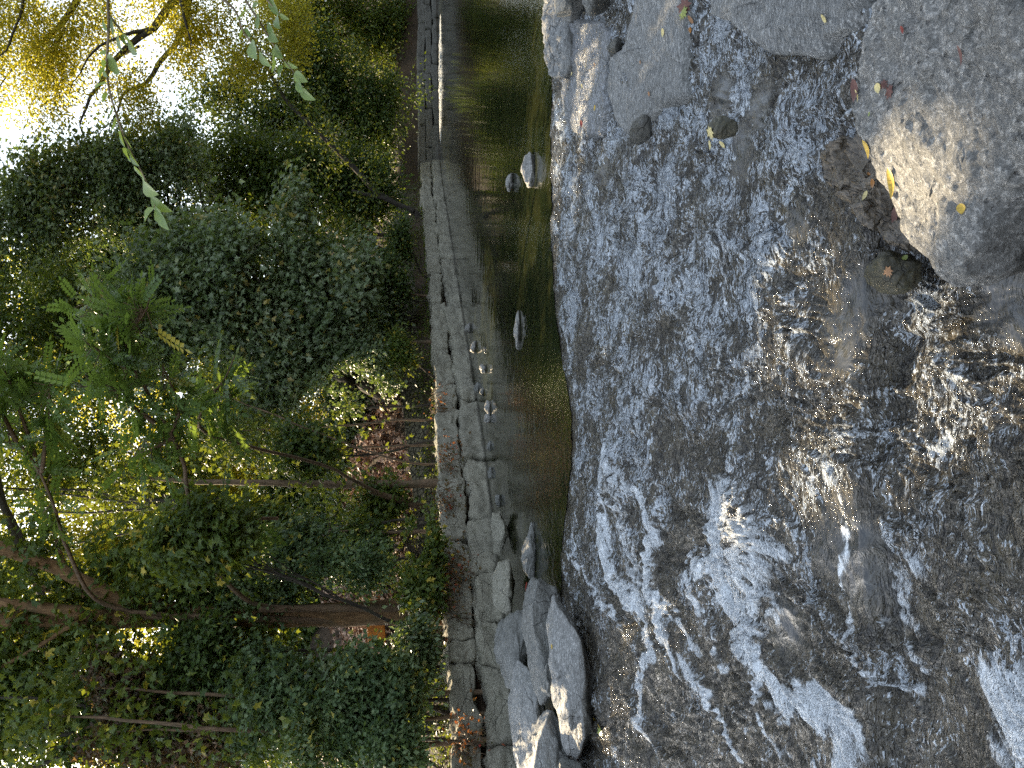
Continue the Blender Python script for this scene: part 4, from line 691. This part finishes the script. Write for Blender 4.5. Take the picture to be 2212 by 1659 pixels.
# leaf litter on the bank (uncountable)
rng = np.random.RandomState(19); n_ = 30000; px_ = rng.uniform(-7, 1.5, n_); py_ = rng.uniform(14, 27, n_); dw = wall_dist(px_, py_); kp = (dw > 1.5) & (dw < 9) & (fbm(np.column_stack([px_ * 2.2, py_ * 2.2, px_ * 0]), 3, 7) > -.05); px_, py_ = px_[kp], py_[kp]
keep_g, GAPS[:] = list(GAPS), []
V, F, r = leaves(np.column_stack([px_, py_, ground_z(px_, py_) + rng.uniform(0, 1, len(px_)) ** 3 * .55 + .02]), rng, .13, T_LOBE, .0, None, 1.3)
GAPS[:] = keep_g
t = NT('dry_litter'); t.l(t.ramp(t.attr('rnd'), [(0, (.05, .025, .015)), (.45, (.26, .16, .11)), (.75, (.55, .38, .29)), (1, (.68, .52, .42))]), t.b.inputs['Base Color']); t.b.inputs['Roughness'].default_value = .8
kind(obj('leaf_litter', npmesh('leaf_litter', V, F, False, {'rnd': r}), t.m), 'stuff')
# red creepers on the wall
for k, (X, Y, n_, lb) in enumerate([(950, 870, 160, 'red creeper on the wall farthest from the viewer'), (968, 985, 260, 'reddish bushy creeper over the rounded wall block'), (965, 1075, 260, 'bright red and yellow creeper below the big trunk'), (985, 1225, 320, 'red creeper hanging in the joint right of the widest wall block'), (980, 1300, 160, 'thin creeper with red leaves on the wall'), (1010, 1595, 320, 'creeper of bare reddish stems at the left end of the wall')]):
    wp = wall_at(Y); nrm = np.array([.8, -.6]); c = np.array([wp[0] + .0, wp[1] - .1, .0]); r_ = ray(X, Y); tpar = (wp[1]) / r_[1]; c = CAM + r_ * tpar; rng = np.random.RandomState(500 + k); n_ = n_ // 2
    rt = thing('creeper', lb, 'creeper', c + [0, 0, .2], 'red creepers on the wall'); segs = []
    for _ in range(26): s = c + np.array([rng.uniform(-.3, .3), .25, rng.uniform(.05, .25)]); e = s + [rng.uniform(-.25, .25), -.42, -rng.uniform(.1, .5)]; segs.append(tube([s, (s + e) / 2 + [0, -.15, .06], e], [.006, .005, .003], 4))
    V, F = merge(segs); obj('stem', npmesh('stem', V, F, True), M['bark'], rt)
    pts = c + rng.normal(size=(n_, 3)) * [.26, .12, .16] + [0, -.12, .0]; V, F, r = leaves(pts, rng, .055, T_LOBE, .6); obj('foliage', npmesh('foliage', V, F, False, {'rnd': r}), M['lf_red'], rt)
# ground cover (uncountable)
rng = np.random.RandomState(9); n_ = 90000; sidx = rng.randint(1, 6, n_); ww = rng.uniform(0, 1, n_); A = WL[sidx]; B = WL[sidx + 1]; dirs = B - A; Ls = np.linalg.norm(dirs, axis=1); keep = rng.uniform(0, 26, n_) < Ls; A, B, dirs, Ls, ww = A[keep], B[keep], dirs[keep], Ls[keep], ww[keep]
nrm = np.stack([-dirs[:, 1], dirs[:, 0]], 1) / Ls[:, None]; dd = rng.uniform(.35, 1, len(A)) ** 1 * np.where(rng.uniform(0, 1, len(A)) < .5, 1.6, 6); xy = A + dirs * ww[:, None] + nrm * dd[:, None]
cl = fbm(np.column_stack([xy * 1.1, xy[:, 0] * 0]), 3, 12); kp = cl > -.3; xy = xy[kp]; z = ground_z(xy[:, 0], xy[:, 1]) + rng.uniform(.03, .34, len(xy)) * np.clip(cl[kp] + .5, .2, 1)
V, F, r = leaves(np.column_stack([xy, np.maximum(z, .95)]), rng, .075, T_KITE, .1)
kind(obj('ground_cover', npmesh('ground_cover', V, F, False, {'rnd': r}), M['lf_mid']), 'stuff')
# orange board by the trunk
bo = thing('board', 'small faded orange board propped beside the big trunk', 'board', P(830, 1369, DT + .1)); rng = np.random.RandomState(3)
t = NT('orange_board_paint'); n = t.noise(t.coord(), 14, 6); t.l(t.mix(t.ramp(n, [(.4, 0), (.7, 1)]), (.75, .26, .03), (.3, .12, .03)), t.b.inputs['Base Color']); M['orange'] = t.m
c = P(813, 1369, DT + .1); obj('panel', block_mesh('panel', c, np.eye(3), .2, .012, .15, 4, 8, .003, .06), M['orange'], bo); obj('stake', npmesh('stake', *tube([P(812, 1386, DT + .13), P(945, 1386, DT + .13)], [.02, .02], 6), True), M['bark'], bo)

# ------------------------------------------------------------------ hanging twigs with large leaves
def big_leaf(a, b, w, rng, n=9):
    a = np.array(a); b = np.array(b); ax_ = b - a; L = np.linalg.norm(ax_); ax_ /= L; up = np.array([rng.uniform(-.5, .5), rng.uniform(-.9, .1), 1]); x = np.cross(ax_, up); x /= np.linalg.norm(x); z = np.cross(x, ax_)
    V = []; us = np.linspace(0, 1, n); cu = rng.uniform(-.12, .12); fo = rng.uniform(.15, .5)
    for u_ in us:
        wd = w * L * (math.sin(math.pi * u_ ** .72) ** .85 if 0 < u_ < 1 else .0) * .5; m_ = a + ax_ * L * u_ + z * cu * L * math.sin(math.pi * u_)
        for s in (-1, -.5, 0, .5, 1): V.append(m_ + x * wd * s + z * abs(s) * wd * fo + z * .05 * wd * math.sin(u_ * 30) * abs(s))
    a_ = np.arange(n - 1)[:, None] * 5 + np.arange(4)[None, :]; return np.array(V), np.stack([a_, a_ + 1, a_ + 6, a_ + 5], -1).reshape(-1, 4)
def twig(label, D, stems, lv, f, seed):
    rng = np.random.RandomState(seed); rt = thing('hanging_branch', label, 'branch', f(*stems[0][0], D), 'twigs hanging into the view'); segs = []
    for st in stems: segs.append(tube([f(*q_, D) for q_ in st], np.linspace(.006, .0015, len(st)), 6, 0))
    V, F = merge(segs); obj('stem', npmesh('stem', V, F, True), M['bark_pale'], rt)
    for (x0, y0, x1, y1) in lv:
        V, F = big_leaf(f(x0, y0, D), f(x1, y1, D + rng.uniform(-.05, .03)), rng.uniform(.55, .7), rng); obj('leaf', npmesh('leaf', V, F, True, {'rnd': np.full(len(V), rng.uniform(0, 1))}), M['lf_twig'], rt)
z1 = lambda x, y, D: P(x * .3333, y * .3333, D)
twig('long twig with big pale leaves hanging down into the sky gap', 3.1, [[(700, -150), (700, 0), (705, 200), (690, 400), (700, 560), (740, 700), (790, 850), (840, 970), (900, 1080), (950, 1180), (1000, 1280), (1003, 1350)], [(715, 110), (780, 190), (850, 300)]],
     [(710, 110, 735, 240), (770, 200, 792, 330), (692, 380, 778, 472), (690, 420, 650, 520), (690, 400, 700, 500), (695, 540, 612, 578), (700, 610, 670, 684), (735, 690, 705, 762), (755, 760, 715, 855), (780, 850, 812, 955), (800, 870, 860, 970), (838, 965, 905, 1078), (820, 960, 850, 1050), (868, 1072, 947, 1170), (925, 1170, 1030, 1262), (975, 1275, 1120, 1372), (1002, 1350, 938, 1442), (1003, 1345, 1097, 1492), (700, 200, 668, 120), (820, 230, 892, 352), (690, 330, 636, 350), (800, 210, 830, 300), (680, 90, 650, 30)], z1, 1)
z4 = lambda x, y, D: P(540 + x * .3333, y * .3333, D)
twig('twig with big pale leaves before the dark trees at the upper right', 3.2, [[(-100, -130), (0, 50), (70, 150), (150, 290), (220, 390), (290, 470), (330, 570)], [(60, -80), (110, 0), (190, 90)], [(-250, -60), (-90, 60), (-50, 200), (10, 280), (60, 330), (150, 370)]],
     [(120, -10, 190, 100), (188, 92, 256, 126), (175, 100, 196, 188), (110, 165, 152, 195), (120, 210, 186, 272), (158, 300, 216, 382), (220, 400, 312, 442), (215, 420, 188, 498), (285, 478, 376, 532), (300, 530, 342, 602), (328, 568, 427, 648), (155, 365, 140, 470), (60, 330, 142, 432), (5, 275, 47, 382), (20, 70, 60, 20), (-20, 60, -90, 140), (-45, 200, -70, 260), (-40, 190, 5, 240), (40, 110, 55, 180)], z4, 2)

# ------------------------------------------------------------------ fallen leaves, laid on whatever stone is under them
bpy.context.view_layer.update(); dg = bpy.context.evaluated_depsgraph_get()
def fallen(X, Y, L, ang, wid, mat, label, cat='leaf', lift=.006, shape='ovate', curl=.15):
    """ang: direction in the photo, degrees; L in metres"""
    r_ = ray(X, Y); r_ = r_ / np.linalg.norm(r_); ok, loc, nr_, _, ob, _ = sc.ray_cast(dg, Vector(CAM), Vector(r_), distance=30)
    if not ok: return
    L *= .85
    n_ = np.array(nr_); n_ = n_ if n_[2] > 0 else -n_; n_ = n_ * .6 + np.array([0, 0, .4]); n_ /= np.linalg.norm(n_); loc = np.array(loc)
    d = -Up * math.cos(R(ang)) - Rt * math.sin(R(ang)); d = d - n_ * (d @ n_); d /= np.linalg.norm(d); x = np.cross(d, n_); rng = np.random.RandomState(int(X + Y)); n = 9; V = []
    if shape == 'maple':
        ol = [(0, -.5), (.16, -.3), (.5, -.35), (.36, -.1), (.62, .15), (.3, .12), (.32, .42), (.12, .25), (0, .6), (-.12, .25), (-.32, .42), (-.3, .12), (-.62, .15), (-.36, -.1), (-.5, -.35), (-.16, -.3)]
        V = [loc + n_ * (lift + .01)] + [loc + (x * a * wid + d * b) * L + n_ * (lift + curl * L * .5 * abs(a) * rng.uniform(.3, 1.4)) for a, b in ol]; F = [[0, i_ + 1, (i_ + 1) % 16 + 1] for i_ in range(16)]
        V = np.array(V); F = np.array(F)
    else:
        for u_ in np.linspace(0, 1, n):
            wd = wid * L * (math.sin(math.pi * u_ ** .8) ** .8 if 0 < u_ < 1 else .0) * .5; m_ = loc + d * L * (u_ - .5) + n_ * (lift + curl * L * (2 * u_ - 1) ** 2)
            for s in (-1, 0, 1): V.append(m_ + x * wd * s + n_ * abs(s) * wd * curl * 2.5)
        a_ = np.arange(n - 1)[:, None] * 3 + np.arange(2)[None, :]; V = np.array(V); F = np.stack([a_, a_ + 1, a_ + 4, a_ + 3], -1).reshape(-1, 4)
    put('fallen_leaf', npmesh('fallen_leaf', V, F, True), M[mat], label, cat, 'fallen leaves')
q4 = lambda x, y: (1659 + x * .3333, y * .3333); q1 = lambda x, y: (1080 + x * .3333, y * .3333); q3 = lambda x, y: (1080 + x * .3333, 1106 + y * .3333)
for (pt, L, ang, wid, mt, lb, *o) in [
    (q4(808, 1190), .13, 85, .22, 'f_yellow', 'long yellow leaf lying in the lit patch of the largest rock'), (q4(655, 960), .085, 100, .3, 'f_yellow', 'bright yellow leaf at the wet edge of the largest rock'), (q4(572, 595), .11, 80, .32, 'f_brown', 'purple-brown leaf on the far edge of the largest rock'), (q4(592, 620), .06, 95, .2, 'f_pale', 'yellow sliver of leaf beside the purple-brown one'),
    (q4(728, 570), .045, 60, .8, 'f_pale', 'pale yellow round leaf next to two red leaves'), (q4(758, 550), .05, 30, .7, 'f_brown', 'small red-brown leaf touching the pale round one', 'maple'), (q4(797, 598), .07, 110, .6, 'f_brown', 'torn dark red leaf on the far part of the largest rock', 'maple'), (q4(885, 190), .035, 40, .5, 'f_red', 'tiny dark red leaf alone near the right edge'),
    (q4(670, 740), .02, 0, .9, 'f_green', 'tiny yellow-green leaf near the far edge of the largest rock'), (q4(685, 1195), .06, 70, .4, 'f_orange', 'amber wet leaf on the brown shelf'), (q4(632, 1275), .06, 120, .4, 'f_pale', 'pale wet leaf on the brown shelf'), (q4(672, 1312), .05, 80, .4, 'f_orange', 'orange wet leaf lowest on the brown shelf'), (q4(750, 1297), .03, 120, .3, 'f_yellow', 'small yellow leaf by the edge of the brown shelf'),
    (q4(655, 1135), .03, 60, .5, 'f_orange', 'small orange leaf high on the brown shelf'), (q4(830, 1405), .095, 105, .4, 'f_brown', 'brown-purple leaf near the tip of the largest rock'), (q4(1260, 1355), .04, 80, .75, 'f_yellow', 'small spotted yellow leaf on the near part of the largest rock'), (q4(1262, 358), .075, 88, .15, 'f_brown', 'thin curled brown leaf on the largest rock'),
    (q4(380, 125), .085, 115, .45, 'f_pale', 'pale yellow leaf on the dry grey slab'), (q1(1063, 215), .08, 80, .5, 'f_pale', 'beige curled leaf on the pointed slab'), (q1(915, 405), .035, 80, .6, 'f_tan', 'tiny tan leaf in the middle of the pointed slab'), (q1(973, 610), .05, 80, .6, 'f_tan', 'tan leaf near the tip of the pointed slab'), (q1(620, 705), .08, 70, .4, 'f_yellow', 'yellow leaf on the wet slab'),
    (q1(533, 803), .09, 100, .5, 'f_red', 'dark red leaf on the wet slab'), (q1(470, 482), .05, 90, .6, 'f_pale', 'white-yellow leaf near the lip on the wet slab'), (q1(535, 560), .06, 90, .4, 'f_pale', 'pale narrow leaf in the middle of the wet slab'), (q1(560, 436), .04, 90, .5, 'f_pale', 'tiny pale leaf above the middle of the wet slab'), (q1(615, 430), .07, 90, .3, 'f_tan', 'tan narrow leaf on the wet slab toward the right'),
    (q1(1240, 195), .05, 80, .7, 'f_orange', 'amber leaf below the pointed slab'), (q1(1240, 130), .09, 60, .3, 'f_tan', 'long tan leaf beside the dark leaf heap at the right'), (q1(1195, 85), .10, 30, 1, 'f_green', 'yellow-green leaf on the dark leaf heap at the right edge', 'maple'), (q1(1200, 45), .14, 70, 1, 'f_brown', 'crumpled dark brown leaf heap at the right edge', 'maple'),
    (q1(1370, 860), .10, 95, .7, 'f_pale', 'yellow crumpled leaf caught on the small stone in the rapids', 'maple'), (q1(1372, 940), .08, 110, .5, 'f_pale', 'pale leaf trailing below the crumpled one in the rapids'), (q1(1450, 932), .075, 85, .55, 'f_pale', 'pale oval leaf on the dark side of the small stone in the rapids'),
    ((1920, 586), .062, 60, .9, 'f_tan', 'square orange-tan leaf on the mossy stone', 'maple'), ((1957, 560), .04, 60, .8, 'f_green', 'small green-yellow leaf on top of the mossy stone'), (q3(655, 1435), .13, 80, .9, 'f_green', 'pale green lobed leaf in the water beside the lowest left boulder', 'maple'), (q3(620, 1345), .06, 60, .5, 'f_yellow', 'yellow leaf floating at the foot of the lowest left boulder'),
    (q3(648, 1385), .06, 90, .5, 'f_yellow', 'small yellow leaf touching the pale green lobed one'), (q3(550, 1200), .08, 80, .4, 'f_yellow', 'yellow leaf on the dark foot of the lowest left boulder'), (q3(340, 872), .06, 60, .4, 'f_yellow', 'little yellow leaf on top of the lowest left boulder'), (q3(520, 1618), .12, 60, .9, 'f_brown', 'brown leaf wedged under the lowest left boulder at the left edge', 'maple'), (q3(175, 480), .12, 60, .7, 'f_red', 'red-brown leaf between wedge stone and left pile', 'maple')]:
    fallen(pt[0], pt[1], L, ang, wid, mt, lb, shape=o[0] if o else 'ovate')
